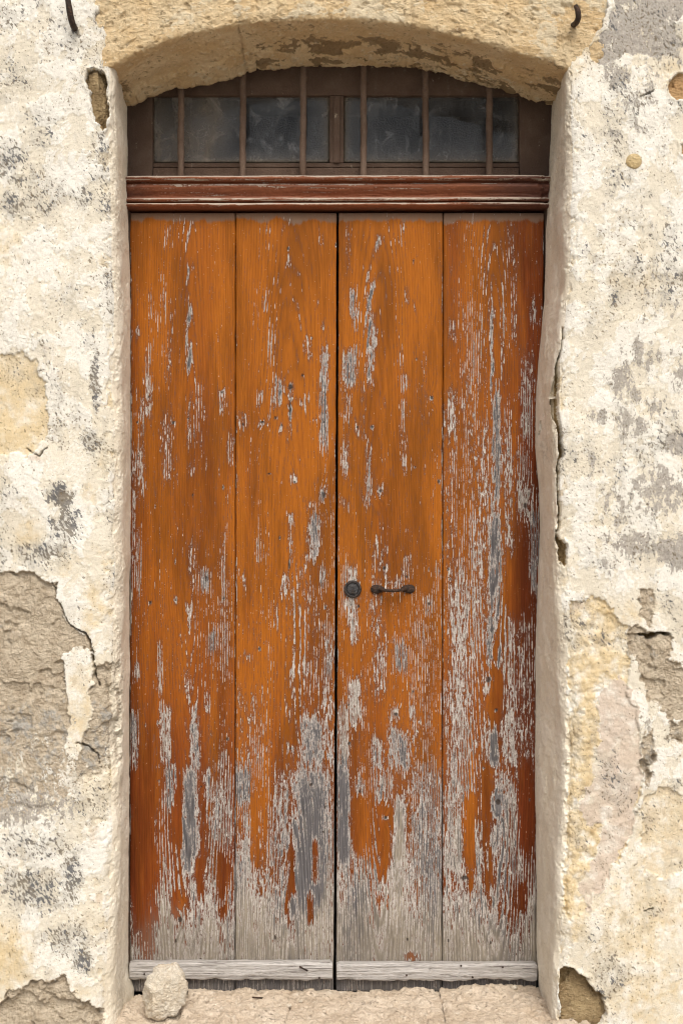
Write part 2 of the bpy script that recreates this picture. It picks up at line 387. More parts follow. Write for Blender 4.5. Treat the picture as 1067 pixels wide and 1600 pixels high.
def glass_mat(name):
    m = Mat(name)
    a = m.cn(9.0, 4, 0.6, off=(2, 0, 3)); b = m.cn((22, 22, 18), 4, 0.65, off=(1, 0, 5), dist=0.8); s = m.cn(170.0, 2, 0.5)
    edge = m.attr('edge')
    dust = m.add(m.mul(edge, 0.55), m.mul(a, 0.10), m.mul(m.step(b, 0.0, 1.2), 0.42), m.mul(m.step(m.cn((60, 60, 5), 3, 0.6, off=(4, 0, 4)), 0.3, 1.3), 0.18), 0.12)
    spots = m.step(m.add(s, m.mul(b, 0.35)), 1.40, 1.70)
    web = m.step(m.op('ABSOLUTE', m.cn(26.0, 3, 0.6, off=(7, 0, 2), dist=1.2)), 0.07, 0.0, 0, 0.55)
    fac = m.op('ADD', dust, m.add(m.mul(spots, 0.6), m.mul(web, m.step(a, -0.2, 0.8))), clamp=True)
    d = m.n('ShaderNodeBsdfDiffuse'); m.l(m.mix(edge, (0.34, 0.355, 0.375), (0.29, 0.235, 0.17)), d.inputs[0])
    g = m.n('ShaderNodeBsdfPrincipled'); g.inputs['Base Color'].default_value = (0.62, 0.68, 0.74, 1); g.inputs['Roughness'].default_value = 0.0
    g.inputs['Transmission Weight'].default_value = 1.0; g.inputs['IOR'].default_value = 1.22
    x = m.n('ShaderNodeMixShader'); m.l(fac, x.inputs[0]); m.t.links.new(g.outputs[0], x.inputs[1]); m.t.links.new(d.outputs[0], x.inputs[2])
    o = m.n('ShaderNodeOutputMaterial'); m.t.links.new(x.outputs[0], o.inputs[0]); return m.m

def plain_mat(name, a, b, scale=6.0, rough=0.9):
    m = Mat(name); n1 = m.cn(scale, 5, 0.6); n2 = m.cn(scale * 22, 3, 0.6, off=(3, 3, 3))
    c = m.shade(m.mix(m.step(n1, -0.8, 0.8), a, b), m.op('MULTIPLY_ADD', n2, 0.12, 1.0))
    return m.out(c, rough, m.bump(n2, 0.002), spec=0.15)

M_PLASTER = plaster_mat('worn_limewashed_plaster')
M_ARCH = stone_mat('golden_limestone', (0.66, 0.48, 0.27), (0.75, 0.60, 0.39), (0.82, 0.71, 0.51), 0.62, 1.0, dirt_shade=(0.20, 0.135, 0.075))
M_INNER = stone_mat('rubble_stone', (0.25, 0.175, 0.095), (0.44, 0.33, 0.185), (0.58, 0.46, 0.29), 0.7, 1.3)
M_PEACH = stone_mat('peach_stone', (0.55, 0.34, 0.17), (0.62, 0.41, 0.22), (0.50, 0.31, 0.16), 0.95, 1.6)
M_OCHRE = stone_mat('ochre_mortar', (0.74, 0.56, 0.30), (0.78, 0.61, 0.35), (0.80, 0.66, 0.42), 1.1, 2.0)
M_SILL = stone_mat('worn_sill_stone', (0.60, 0.485, 0.37), (0.73, 0.62, 0.50), (0.83, 0.74, 0.63), 0.75, 0.9)
M_ROCK = stone_mat('pale_limestone', (0.78, 0.67, 0.52), (0.86, 0.79, 0.68), (0.90, 0.85, 0.77), 0.95, 1.6)
M_DOOR = door_mat('peeling_orange_paint')
M_BOARD = old_wood_mat('silver_weathered_wood', (0.52, 0.49, 0.47), (0.70, 0.67, 0.65), (0.14, 0.12, 0.11))
M_RAIL = moulding_mat('chipped_russet_paint')
M_FRAME = painted_mat('dusty_brown_paint', (0.118, 0.076, 0.055), (0.155, 0.104, 0.076), (0.48, 0.40, 0.30), (0.185, 0.135, 0.10))
M_BAR = painted_mat('brown_painted_iron', (0.14, 0.092, 0.066), (0.20, 0.14, 0.105), (0.035, 0.02, 0.015), (0.27, 0.195, 0.145))
M_IRON = rust_mat('rusted_iron'); M_LOCK = rust_mat('dark_lock_metal', (0.05, 0.045, 0.045), (0.10, 0.085, 0.08), 0.75, 0.42)
M_LOCKIN = rust_mat('worn_lock_face', (0.06, 0.06, 0.065), (0.12, 0.118, 0.12), 0.7, 0.4)
M_GLASS = glass_mat('dusty_glass')
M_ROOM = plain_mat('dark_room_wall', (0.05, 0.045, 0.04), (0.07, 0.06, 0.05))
M_GROUND = plain_mat('street_paving', (0.34, 0.30, 0.25), (0.42, 0.38, 0.32), 3.0)

# ------------------------------------------------------------------ ground and room behind
def flat_sheet(name, x0, x1, y0, y1, z, mat, n=40):
    gx, gy = np.meshgrid(np.linspace(x0, x1, n), np.linspace(y0, y1, n))
    o = link(name, grid_mesh(np.stack([gx, gy, np.full_like(gx, z)], -1)), mat)
    return tag(o, kind='structure')
flat_sheet('ground', -150, 150, -300, 0.6, -0.24, M_GROUND)
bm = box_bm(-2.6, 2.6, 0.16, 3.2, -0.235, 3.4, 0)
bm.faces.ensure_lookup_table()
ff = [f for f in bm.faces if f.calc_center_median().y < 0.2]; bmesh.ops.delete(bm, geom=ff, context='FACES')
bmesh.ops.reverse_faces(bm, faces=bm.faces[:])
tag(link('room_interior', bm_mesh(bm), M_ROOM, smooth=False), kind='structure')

# ------------------------------------------------------------------ house wall
wall = thing('house_wall', (0, YW, -0.24), 'old limewashed plaster wall with worn patches and a stone arch around the doorway', 'wall')

# outlines taken from the wall itself: (height in photo rows -> column)
LC = np.array([(-700, 178), (100, 178), (160, 176), (300, 183), (500, 188), (800, 190), (1000, 188), (1200, 186), (1400, 182), (1500, 176), (1560, 172), (1640, 172), (1700, 174)], float)
LB = np.array([(-700, 199), (150, 199), (330, 200), (380, 202), (600, 205), (800, 204), (1000, 203), (1200, 202), (1400, 201), (1510, 200), (1545, 209), (1600, 214), (1700, 216)], float)
RC = np.array([(-700, 886), (100, 886), (200, 889), (300, 889), (450, 882), (540, 870), (620, 862), (700, 865), (850, 866), (1000, 876), (1150, 881), (1300, 877), (1420, 872), (1520, 866), (1600, 864), (1700, 864)], float)
RB = np.array([(-700, 862), (150, 862), (300, 857), (400, 852), (480, 849), (560, 841), (640, 836), (700, 836), (770, 842), (830, 844), (900, 840), (1000, 836), (1200, 836), (1400, 838), (1500, 838), (1545, 842), (1600, 846), (1700, 848)], float)

LEFT = dict(
    dark=[(121, 50, 12, .95), (90, 40, 40, .50), (112, 75, 32, .62), (160, 30, 22, .75), (190, 130, 10, 22, .8), (20, 120, 45, .62), (62, 190, 42, .60), (100, 245, 40, .36), (130, 308, 26, .72),
          (15, 250, 40, .82), (22, 318, 28, .82), (70, 215, 28, .66), (45, 95, 30, .40), (60, 345, 60, .40), (100, 470, 40, .42), (140, 520, 22, .58), (150, 600, 10, 60, .95), (143, 690, 20, 22, .82), (95, 775, 24, 1.1), (105, 820, 32, .95), (70, 868, 55, 26, .85),
          (25, 1130, 60, .70), (85, 1090, 25, .66), (70, 1180, 40, .66), (50, 1390, 62, 45, .86), (112, 1368, 20, 44, .95), (100, 1465, 50, 30, .74), (60, 1320, 80, 30, .74), (130, 1500, 16, 24, .86), (183, 900, 8, 60, .62), (183, 1000, 8, 40, .62), (188, 1560, 9, 40, .86), (190, 1230, 7, 50, .6), (150, 900, 30, .35),
          (15, 1230, 40, .6), (40, 30, 60, .34), (20, 500, 60, .30), (40, 745, 30, .35)],
    grey=[(30, 1245, 100, 66, .60), (80, 1130, 40, 40, .36), (30, 1330, 80, 30, .26), (10, 245, 30, .30), (20, 310, 22, .32), (95, 775, 18, .55), (60, 860, 50, 20, .35), (90, 1060, 20, 40, .35), (60, 1290, 60, 22, .35), (115, 770, 20, .3)],
    warm=[(5, 380, 40, .42), (45, 835, 25, .50), (115, 880, 40, .42), (140, 775, 22, .42), (125, 1100, 30, 90, .50), (10, 1500, 50, 60, .62), (150, 1250, 45, 90, .34), (150, 950, 40, 60, .44), (90, 1560, 90, 50, .4), (60, 60, 90, 80, .16), (150, 1480, 40, 90, .22)],
    pink=[(75, 545, 16, 8, .55), (88, 580, 8, 16, .5), (60, 715, 25, 8, .5), (155, 1407, 9, 12, .62), (100, 1140, 20, 40, .3), (150, 1310, 22, 18, .5)],
    brown=[[(-200, 885), (45, 895), (85, 912), (92, 945), (112, 982), (138, 990), (148, 1040), (188, 1035), (190, 1190), (160, 1212), (120, 1232), (70, 1285), (-200, 1320)],
           [(15, 1548), (60, 1535), (100, 1525), (122, 1562), (165, 1575), (170, 1680), (-40, 1700), (-10, 1590)]],
    island=[(97, 1020), (135, 1008), (150, 1035), (140, 1090), (147, 1120), (130, 1150), (122, 1190), (106, 1182), (107, 1100), (102, 1060)],
    shallow=[([(-60, 553), (30, 550), (55, 565), (70, 592), (76, 650), (70, 690), (48, 712), (-60, 706)], 0.005, 'yellow'),
             ([(135, 1288), (150, 1274), (168, 1280), (172, 1300), (160, 1318), (140, 1316)], 0.003, 'none')],
    holes=[[(136, 112), (150, 107), (162, 115), (166, 150), (164, 185), (160, 204), (148, 182), (140, 150)]],
    bare=[[(146, -300), (150, 0), (152, 25), (160, 42), (174, 58), (186, 84), (196, 100), (240, 120), (400, 100), (400, -300)]],
    cracks=[([(80, 905), (92, 942), (112, 980), (135, 988), (142, 1010), (148, 1045)], [1, 1.5, 2, 3, 4, 2]), ([(145, 1040), (150, 1060), (158, 1075)], [3, 4, 1]), ([(120, 1160), (150, 1175), (160, 1200)], [1, 2, 1]),
            ([(40, 700), (60, 712), (75, 700)], [0.6, 1, 0.6])],
    bumps=[(30, 470, 60, 0.006), (60, 270, 50, -0.004), (140, 450, 40, 0.004), (40, 760, 50, 0.005)])
RIGHT = dict(
    dark=[(965, 135, 26, .72), (985, 170, 30, 34, .66), (950, 200, 24, .5), (960, 285, 34, 30, .66), (1000, 305, 36, 18, .56), (990, 345, 40, 18, .52), (1010, 150, 12, 20, .82), (1055, 170, 22, .66), (1030, 210, 40, .35), (985, 430, 24, 18, .55), (955, 425, 24, .48), (1035, 440, 30, .48),
          (1015, 560, 40, 30, .40), (975, 625, 30, .40), (935, 650, 15, .55), (1000, 700, 60, .40), (950, 730, 30, .5), (1000, 800, 50, .45), (930, 880, 40, 20, .52), (1010, 870, 40, .5), (900, 780, 20, 60, .30), (905, 560, 20, .34), (1010, 945, 24, .62), (1020, 1020, 30, .5),
          (888, 200, 6, 60, .75), (880, 270, 10, 40, .6), (865, 220, 12, 70, .55), (1012, 1180, 14, 40, .76), (1050, 1145, 20, .62), (900, 1230, 16, 50, .36), (1020, 1425, 22, 10, .62), (1055, 1225, 14, .7), (985, 1440, 40, .34), (850, 1540, 12, 40, .5), (1000, 1000, 25, .6), (960, 380, 60, .34), (1040, 320, 30, .45)],
    grey=[(1000, 130, 60, 60, .34), (955, 205, 34, 60, .30), (1035, 490, 50, 40, .32), (1050, 230, 30, .26), (960, 120, 28, .59), (985, 165, 32, 30, .45), (1050, 85, 34, 22, .54), (1035, 440, 50, 40, .35), (1010, 555, 45, 30, .51), (1065, 590, 24, 34, .55), (975, 600, 36, 44, .53), (985, 660, 34, 30, .51), (935, 650, 18, 18, .45), (1015, 640, 50, 50, .39), (1058, 690, 22, 20, .72), (930, 728, 22, 18, .45), (1030, 770, 60, 50, .53), (975, 790, 46, 40, .47), (940, 850, 40, 50, .31), (985, 850, 34, 24, .70), (1055, 862, 36, 32, .84), (945, 885, 30, 16, .43), (1010, 1150, 16, 40, .45), (960, 320, 40, .29), (960, 290, 40, 40, .33), (1020, 340, 50, 30, .31), (1000, 200, 30, .31)],
    warm=[(1000, 960, 60, 30, .46), (905, 1180, 14, 60, .5), (1040, 1300, 60, 90, .50), (1000, 1450, 120, 110, .42), (1020, 1560, 120, 60, .46), (900, 1440, 30, 40, .55), (985, 440, 50, 30, .34), (1010, 400, 60, 30, .25), (1050, 120, 20, 60, .45), (900, 100, 30, .30), (910, 60, 40, .5), (930, 30, 20, .5), (860, 700, 14, 300, .34), (860, 1000, 16, 300, .34), (855, 350, 16, 200, .42)],
    pink=[(990, 850, 26, 16, .5), (905, 950, 20, 12, .5), (1040, 1420, 30, .4), (1010, 700, 20, .3)],
    brown=[[(980, 985), (1000, 979), (1012, 990), (1045, 992), (1052, 1010), (1040, 1030), (1090, 1055), (1200, 1060), (1200, 1130), (1045, 1122), (1012, 1088), (1000, 1050), (985, 1020)],
           [(1000, 925), (1020, 920), (1024, 950), (1012, 975), (996, 965)], [(1005, 1150), (1018, 1140), (1022, 1190), (1010, 1225), (1002, 1200)], [(1045, 1130), (1075, 1128), (1075, 1160), (1050, 1158)]],
    island=None,
    shallow=[([(1004, 1252), (1030, 1230), (1067, 1238), (1140, 1240), (1140, 1360), (1066, 1366), (1040, 1374), (1003, 1360)], 0.0055, 'peach'),
             ([(958, -200), (960, 5), (948, 45), (932, 62), (928, 90), (945, 108), (962, 92), (1000, 84), (1048, 92), (1062, 60), (1052, 30), (1140, 10), (1140, -200)], 0.003, 'grey'),
             ([(890, 940), (940, 935), (966, 968), (985, 1000), (976, 1060), (1000, 1150), (1000, 1250), (975, 1330), (930, 1400), (890, 1440), (880, 1400), (883, 1200), (888, 1000)], 0.004, 'tan'),
             ([(930, 1095), (958, 1058), (985, 1072), (998, 1110), (1002, 1200), (990, 1290), (965, 1340), (935, 1402), (915, 1424), (908, 1384), (934, 1330), (942, 1282), (915, 1292), (903, 1262), (925, 1220), (936, 1160)], -0.0015, 'pinkwash'),
             ([(922, 74), (932, 66), (942, 80), (938, 94), (924, 92)], 0.007, 'brownish')],
    holes=[[(877, 1516), (884, 1512), (900, 1518), (924, 1538), (932, 1552), (941, 1556), (945, 1576), (934, 1604), (925, 1650), (876, 1660), (874, 1560)],
           [(1045, 126), (1056, 116), (1160, 112), (1160, 154), (1049, 153), (1043, 141)], [(1064, 226), (1085, 218), (1110, 224), (1110, 244), (1066, 240)],
           [(868, 828), (874, 838), (884, 850), (885, 874), (878, 886), (871, 866)]],
    bare=[[(884, 112), (896, 92), (918, 68), (940, 34), (950, 4), (956, -300), (600, -300), (600, 100)]],
    cracks=[([(878, 512), (876, 545), (870, 565), (868, 590), (864, 618), (866, 650), (872, 664), (874, 690), (877, 710), (869, 726), (872, 770), (873, 800), (871, 830)], [2, 3, 4, 7, 13, 12, 7, 6, 7, 4.5, 4, 3.5, 3]),
            ([(846, 660), (844, 676), (839, 686)], [1, 2.5, 1]), ([(1000, 150), (1012, 148), (1022, 143)], [1, 2.5, 1]), ([(927, 50), (935, 44), (940, 38)], [2, 5, 2]), ([(1001, 1424), (1010, 1420), (1020, 1419)], [1, 3.5, 1.5]),
            ([(998, 990), (1012, 996), (1030, 990), (1046, 992)], [2, 6, 4, 6])],
    bumps=[(960, 480, 50, 0.006), (1000, 270, 60, 0.005), (940, 330, 30, -0.003), (960, 560, 40, 0.004), (900, 1180, 40, -0.004), (1000, 1480, 70, 0.006)])

def side_wall(s, C, B, A, seed, label):
    zs = np.concatenate([np.linspace(-0.24, Z(1622, YW), 4)[:-1], np.arange(Z(1622, YW), Z(-25, YW), 0.00235), np.linspace(Z(-25, YW), 3.9, 26)])
    zs = np.sort(zs)
    view = abs(X(0 if s < 0 else 1067, YW)) - abs(X(178 if s < 0 else 876, YW))
    d = np.concatenate([np.arange(0, view + 0.05, 0.0021), np.geomspace(view + 0.055, 2.9, 24)])
    nf, nr = 44, 56
    py = 800 - (zs - CAMZ) * F / (CY + YW)
    pyb = 800 - (zs - CAMZ) * F / (CY - 0.004)
    wob = fbm(zs * 9, zs * 0 + 3.3, 4, seed + 5) * 0.0022
    xc = (np.interp(py, C[:, 0], C[:, 1]) - 533.5) * (CY + YW) / F + wob
    xb = (np.interp(pyb, B[:, 0], B[:, 1]) - 533.5) * (CY - 0.004) / F + wob * 0.7
    r = (0.075 if s < 0 else 0.045) * (0.55 + 0.45 * sstep(120, 260, py)) + 0.008 * fbm(zs * 5, zs * 0 + 9.1, 3, seed + 6)
    n = len(zs); rows = []
    fade = np.clip(1 - (d - 0.15) / 0.3, 0, 1)
    xm = np.mean(xc[(zs > 0) & (zs < 2.4)])
    flat_x = xm + (xc - xm)[:, None] * fade[None] + s * (r[:, None] * fade[None] + 0.05 * (1 - fade[None]) + d[None])
    flat = np.stack([flat_x, np.full_like(flat_x, YW), np.repeat(zs[:, None], len(d), 1)], -1)[:, ::-1]
    A0 = np.stack([xc + s * r, np.full(n, YW), zs], -1); Cn = np.stack([xc, np.full(n, YW), zs], -1)
    Bk = np.stack([xb, np.full(n, -0.004), zs], -1)
    dirv = (Bk - Cn); ln = np.linalg.norm(dirv, axis=1, keepdims=True); B0 = Cn + dirv / ln * r[:, None]
    t = np.linspace(0, 1, nf + 2)[1:-1]
    fil = ((1 - t) ** 2)[None, :, None] * A0[:, None] + (2 * t * (1 - t))[None, :, None] * Cn[:, None] + (t * t)[None, :, None] * B0[:, None]
    t = np.linspace(0, 1, nr)
    rev = B0[:, None] * (1 - t)[None, :, None] + Bk[:, None] * t[None, :, None]
    rev[:, :, 0] -= s * 0.004 * np.sin(np.pi * t)[None] * 0
    back = np.stack([Bk + np.array([s * 0.004, 0.004, 0]), Bk + np.array([s * 0.03, 0.006, 0])], 1)
    p = np.concatenate([flat, fil, rev, back], 1)
    N = normals(p); 
    if N[n // 2, 5, 1] > 0: N = -N
    m = p.shape[1]; nflat = len(d)
    sl = np.concatenate([[0], np.cumsum(np.linalg.norm(np.diff(p[n // 2], axis=0), axis=1))]); sl = sl - sl[nflat]
    U = np.repeat(sl[None], n, 0) + s * 7.0; V = np.repeat(zs[:, None], m, 1)
    px, py2 = to_px(p)
    # ragged outlines: warp the coordinates before asking which patch we are in
    wx = 7 * fbm(U * 28, V * 28, 5, seed + 10, 0.62); wy = 7 * fbm(U * 28 + 9, V * 28 - 4, 5, seed + 20, 0.62)
    kx = np.ones(m); kx[nflat + nf:] = 0.3
    qx, qy = px + wx * kx[None], py2 + wy
    big = fbm(U * 4.2, V * 3.4, 3, seed); mid = fbm(U * 19, V * 17, 4, seed + 3, 0.55); fin = fbm(U * 95, V * 90, 3, seed + 7, 0.6)
    h = 0.006 * big + 0.0009 * mid + 0.0005 * fin
    lay = sstep(-0.02, 0.03, fbm(U * 9, V * 8, 6, seed + 33, 0.62)); lay2 = sstep(0.10, 0.14, fbm(U * 13 + 5, V * 11, 6, seed + 35, 0.62)); h += 0.0011 * lay + 0.0009 * lay2
    trow = perlin(U * 30 + V * 22, V * 9 - U * 8, seed + 31); h += 0.0012 * trow * np.clip(0.4 + big, 0, 1)
    for (bx, by, rr, a) in A['bumps']: h += a * np.exp(-((qx - bx) / rr) ** 2 - ((qy - by) / rr) ** 2)
    at = {k: np.zeros(p.shape[:2]) for k in ('grey', 'dark', 'warm', 'brown', 'pink', 'stone', 'reveal')}; at['layer'] = 0.55 * lay + 0.45 * lay2
    sx, sy = px + 0.9 * wx * kx[None], py2 + 0.9 * wy
    for k in ('grey', 'dark', 'warm', 'pink'): at[k] = blobs(sx, sy, A[k])
    outside = sstep(20, 260, np.maximum(-px, px - 1067) + np.maximum(0, -py2))   # the wall beyond the picture: the same mix of wear
    at['dark'] = np.maximum(at['dark'], outside * np.clip(0.42 + 0.5 * fbm(U * 3.1, V * 3.1, 3, seed + 41), 0, .8))
    at['grey'] = np.maximum(at['grey'], outside * np.clip(0.22 + 0.7 * fbm(U * 2.5, V * 2.7, 4, seed + 42), 0, .8))
    at['warm'] = np.maximum(at['warm'], outside * np.clip(0.25 + 0.5 * fbm(U * 2.1, V * 2.2, 4, seed + 43), 0, .8))
    h += 0.0010 * at['dark'] * fin
    # plaster gone to the mortar
    br = np.zeros(p.shape[:2]); brc = np.zeros(p.shape[:2])
    for poly in A['brown']:
        sd = poly_sdf(qx, qy, poly); br = np.maximum(br, sstep(1.6, -1.6, sd)); brc = np.maximum(brc, sstep(11, -9, sd))
    if A['island']:
        isl = 1 - sstep(1.5, -1.5, poly_sdf(qx, qy, A['island'])); br *= isl; brc *= isl
    if s < 0:   # whitewash thins out towards the lower edge of the bare mortar
        fadeb = 1.0 - 0.70 * sstep(1060, 1290, py2 + 60 * fbm(U * 9, V * 9, 4, seed + 51)) + (py2 > 1450)
        br *= np.clip(fadeb, 0, 1); brc *= np.clip(fadeb, 0, 1)
        at['dark'] = np.maximum(at['dark'], br * sstep(1040, 1160, py2) * (py2 < 1450) * (0.98 + 0.35 * mid))
    at['brown'] = brc
    lump = fbm(U * 34, V * 34, 4, seed + 61, 0.6)
    ledge = fbm(U * 7 + 3, V * 10, 4, seed + 65, 0.6); h += br * (-0.006 + 0.0028 * lump + 0.0016 * fin - 0.007 * sstep(0.22, 0.30, ledge) - 0.006 * sstep(1080, 1180, py2) * sstep(0.0, 0.05, ledge)) + 0.0015 * sstep(0.02, 0.3, br) * (1 - sstep(0.3, 0.7, br))
    for poly, dep, kind in A['shallow']:
        q = sstep(1.2, -1.2, poly_sdf(qx, qy, poly)); h -= dep * q
        if kind == 'yellow': at['warm'] = np.maximum(at['warm'], q * (0.62 + 0.12 * mid)); at['dark'] *= 1 - 0.75 * q; at['pink'] *= 1 - q
        if kind == 'tan':
            at['warm'] = np.maximum(at['warm'], q * np.clip(0.60 + 0.40 * mid + 0.22 * lump, 0.2, 1.05)); at['brown'] = np.maximum(at['brown'], q * np.clip(0.10 + 0.35 * lump, 0, 0.45)); h += q * (0.0035 * lump - 0.002); at['dark'] *= 1 - 0.5 * q
        if kind == 'pinkwash': at['pink'] = np.maximum(at['pink'], q * (0.72 + 0.25 * mid)); at['warm'] *= 1 - 0.75 * q; at['brown'] *= 1 - q; h -= q * 0.002 * lump
        if kind == 'peach': at['warm'] = np.maximum(at['warm'], q * 0.52); at['pink'] = np.maximum(at['pink'], q * 0.33)
        if kind == 'grey': at['grey'] = np.maximum(at['grey'], q * (0.72 + 0.15 * mid)); at['dark'] *= 1 - 0.6 * q
        if kind == 'brownish': at['brown'] = np.maximum(at['brown'], q)
    hl = np.zeros(p.shape[:2])
    for poly in A['holes']:
        sd = poly_sdf(px + 0.65 * wx * kx[None], py2 + 0.65 * wy, poly); q = sstep(1.2, -1.4, sd); hl = np.maximum(hl, q)
        h += 0.003 * np.exp(-((sd - 3) / 4) ** 2)
    for poly in A['bare']:
        q = sstep(1.5, -2.0, poly_sdf(qx, qy, poly, 60)); hl = np.maximum(hl, q)
    face = np.ones(m); face[nflat + nf // 2:] = 0.0
    ck = np.zeros(p.shape[:2])
    for pts, wd in A['cracks']:
        wk = 0.25 if max(wd) > 7 else 0.45; dd = line_dist(px + wk * wx, py2 + wk * wy, pts, wd)
        if max(wd) < 7: dd = dd + 1.6 * np.clip(fbm(U * 45, V * 45, 3, seed + 71) + 0.1, 0, 1)
        ck = np.maximum(ck, sstep(0.9, -0.9, dd))
    deep = 0.045 * hl + 0.050 * ck * (1 - hl)
    at['stone'] = np.maximum(sstep(0.15, 0.6, hl), 0.8 * sstep(0.3, 0.8, ck))
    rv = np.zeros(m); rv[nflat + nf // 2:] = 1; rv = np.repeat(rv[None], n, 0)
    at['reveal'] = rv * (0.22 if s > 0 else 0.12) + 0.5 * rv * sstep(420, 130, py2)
    at['dark'] = np.maximum(at['dark'], np.clip(0.12 + 0.16 * (py2 < 480) + 0.70 * fbm(U * 6, V * 4.5, 4, seed + 81), 0.0, 0.62))
    h *= np.concatenate([np.ones(m - 2), [0, 0]])[None]
    damp = np.ones(m); damp[nflat + nf + nr - 12:] = np.linspace(1, 0.25, 14); h *= damp[None]
    D = -N.copy(); D[:, :nflat + nf] = np.array([0.0, 1.0, 0.0]); deep[:, -12:] *= 0.2
    chip = sstep(0.16, 0.34, fbm(V * 20, U * 24, 4, seed + 91, 0.6)); fz = np.zeros(m); fz[nflat - 6:nflat + nf + 3] = np.sin(np.linspace(0, np.pi, nf + 9)); h -= 0.0026 * chip * fz[None]; at['stone'] = np.maximum(at['stone'], 0.0); at['warm'] = np.maximum(at['warm'], 0.42 * chip * fz[None])
    p = p + N * h[..., None] + D * deep[..., None]
    if s > 0: p = p[:, ::-1]; at = {k: v[:, ::-1] for k, v in at.items()}
    o = link('plaster', grid_mesh(p, at), M_PLASTER, wall)
    o['label'] = label
    return o
side_wall(-1, LC, LB, LEFT, 100, 'cream plaster left of the door with bare mortar halfway up')
side_wall(1, RC, RB, RIGHT, 300, 'cracked white plaster right of the door with grey and tan patches')

# arch: three stones, face and soffit lofted together
FC = np.array([(90, 112), (168, 107), (178, 101), (200, 88), (225, 75), (260, 62), (300, 51), (372, 38), (450, 31), (533, 29), (600, 33), (640, 39), (700, 52), (760, 68), (820, 85), (885, 107), (905, 110), (980, 116)], float)
BC = np.array([(125, 176), (185, 172), (199, 160), (206, 162), (214, 158), (226, 150), (260, 140), (300, 131), (345, 126), (385, 110), (400, 106), (440, 103), (500, 100), (533, 102), (600, 102), (640, 105), (655, 103), (690, 112), (720, 122), (760, 132), (800, 143), (862, 160), (880, 166), (950, 172)], float)
def arch_stone(p0, p1, seed, lime_l=False):
    nc = int((p1 - p0) * 0.0016 / 0.0024)
    pf = np.linspace(p0, p1, nc)
    k = np.ones(9) / 9
    ff = np.linspace(80, 990, 911)
    fz = np.convolve(np.interp(ff, FC[:, 0], FC[:, 1]), np.ones(25) / 25, 'same'); fz[:13] = fz[13]; fz[-13:] = fz[-14]
    pyf = np.interp(pf, ff, fz) + 1.2 * fbm(pf * 0.05, pf * 0, 4, 500)
    pb = 533.5 + (pf - 533.5) * 0.924; pyb = np.interp(pb, BC[:, 0], BC[:, 1]) + 2.2 * fbm(pb * 0.06, pb * 0 + 4, 4, 510, 0.6)
    yf, yb = YW + 0.005, -0.018
    ztop = 2.78
    xf = (pf - 533.5) * (CY + yf) / F; zf = CAMZ + (800 - pyf) * (CY + yf) / F
    xb = (pb - 533.5) * (CY + yb) / F; zb = CAMZ + (800 - pyb) * (CY + yb) / F
    vis = np.concatenate([np.arange(0, 0.19, 0.0024), np.linspace(0.195, 0.5, 6)])[::-1]
    rows = [np.stack([xf, np.full(nc, yf), np.minimum(zf + 0.012 + v, ztop + 0.001 * v)], -1) for v in vis]
    for t in np.linspace(0.12, 0.88, 7):
        A0 = np.stack([xf, np.full(nc, yf), zf + 0.012], -1); Cc = np.stack([xf, np.full(nc, yf), zf], -1)
        D = np.stack([xf + (xb - xf) * 0.045, np.full(nc, yf + (yb - yf) * 0.045), zf + (zb - zf) * 0.045], -1)
        rows.append((1 - t) ** 2 * A0 + 2 * t * (1 - t) * Cc + t * t * D)
    for t in np.linspace(0.05, 1, 74):
        rows.append(np.stack([xf + (xb - xf) * t, np.full(nc, yf + (yb - yf) * t), zf + (zb - zf) * t], -1))
    nsof = len(rows)
    for dz in (0.004, 0.012, 0.05, 0.3): rows.append(np.stack([xb, np.full(nc, yb + 0.004), zb + dz], -1))
    p = np.array(rows); N = normals(p)
    if N[10, nc // 2, 1] > 0: N = -N
    nr = p.shape[0]; nv = len(vis)
    px, py = to_px(p)
    sl = np.concatenate([[0], np.cumsum(np.linalg.norm(np.diff(p[:, nc // 2], axis=0), axis=1))])
    U = np.repeat(p[:1, :, 0], nr, 0) + 4; V = np.repeat(sl[:, None], nc, 1)
    T = np.clip((np.arange(nr) - nv - 7) / 73, 0, 1)[:, None] * np.ones((1, nc))       # 0 at the front lip, 1 at the back edge
    soff = (np.arange(nr) >= nv + 3)[:, None] * np.ones((1, nc))
    mid = fbm(U * 16, V * 16, 4, seed, 0.58); fin = fbm(U * 85, V * 110, 4, seed + 4, 0.62)
    tool = perlin(U * 42 + V * 18, V * 66, seed + 9)
    h = 0.0040 * mid + 0.0013 * fin + 0.0016 * tool * (1 - soff) + 0.004 * fbm(U * 5, V * 5, 2, seed + 12)
    # a later skim of plaster hangs on along the back of the soffit
    edge = 0.50 + 0.16 * fbm(U * 9, V * 2, 5, 530, 0.6) + 0.18 * sstep(420, 250, px) - 0.12 * sstep(560, 760, px)
    skim = sstep(-0.015, 0.03, T - edge) * soff * sstep(0, 0.02, T)
    gone = sstep(0.10, 0.22, fbm(U * 12, V * 20, 4, 540, 0.6)) * (px > 400)
    skim = skim * (1 - 0.8 * gone)
    h += 0.007 * skim
    drt_shade = soff * np.clip(0.10 + 0.55 * sstep(0.2, 0.55, T) * (px > 400) * (1 - skim * 0.7) + 0.30 * fbm(U * 8, V * 9, 3, 550) + 0.2 * gone, 0, 0.9)  # soffit browned towards the back: grime plus shade put into the colour
    drt_shade = np.maximum(drt_shade, blobs(px, py, [(715, 48, 16, 5, .75), (735, 10, 14, 6, .35), (195, 140, 14, 20, .5)]))
    lime = np.maximum(skim * (0.32 + 0.25 * fbm(U * 20, V * 30, 3, 560)), blobs(px, py, [(372, 12, 9, 34, .58), (384, 20, 12, 16, .52), (655, 8, 14, 22, .5), (430, 14, 60, 14, .22), (860, 85, 40, 12, .45), (560, 22, 90, 8, .4)]) * (1 - soff))
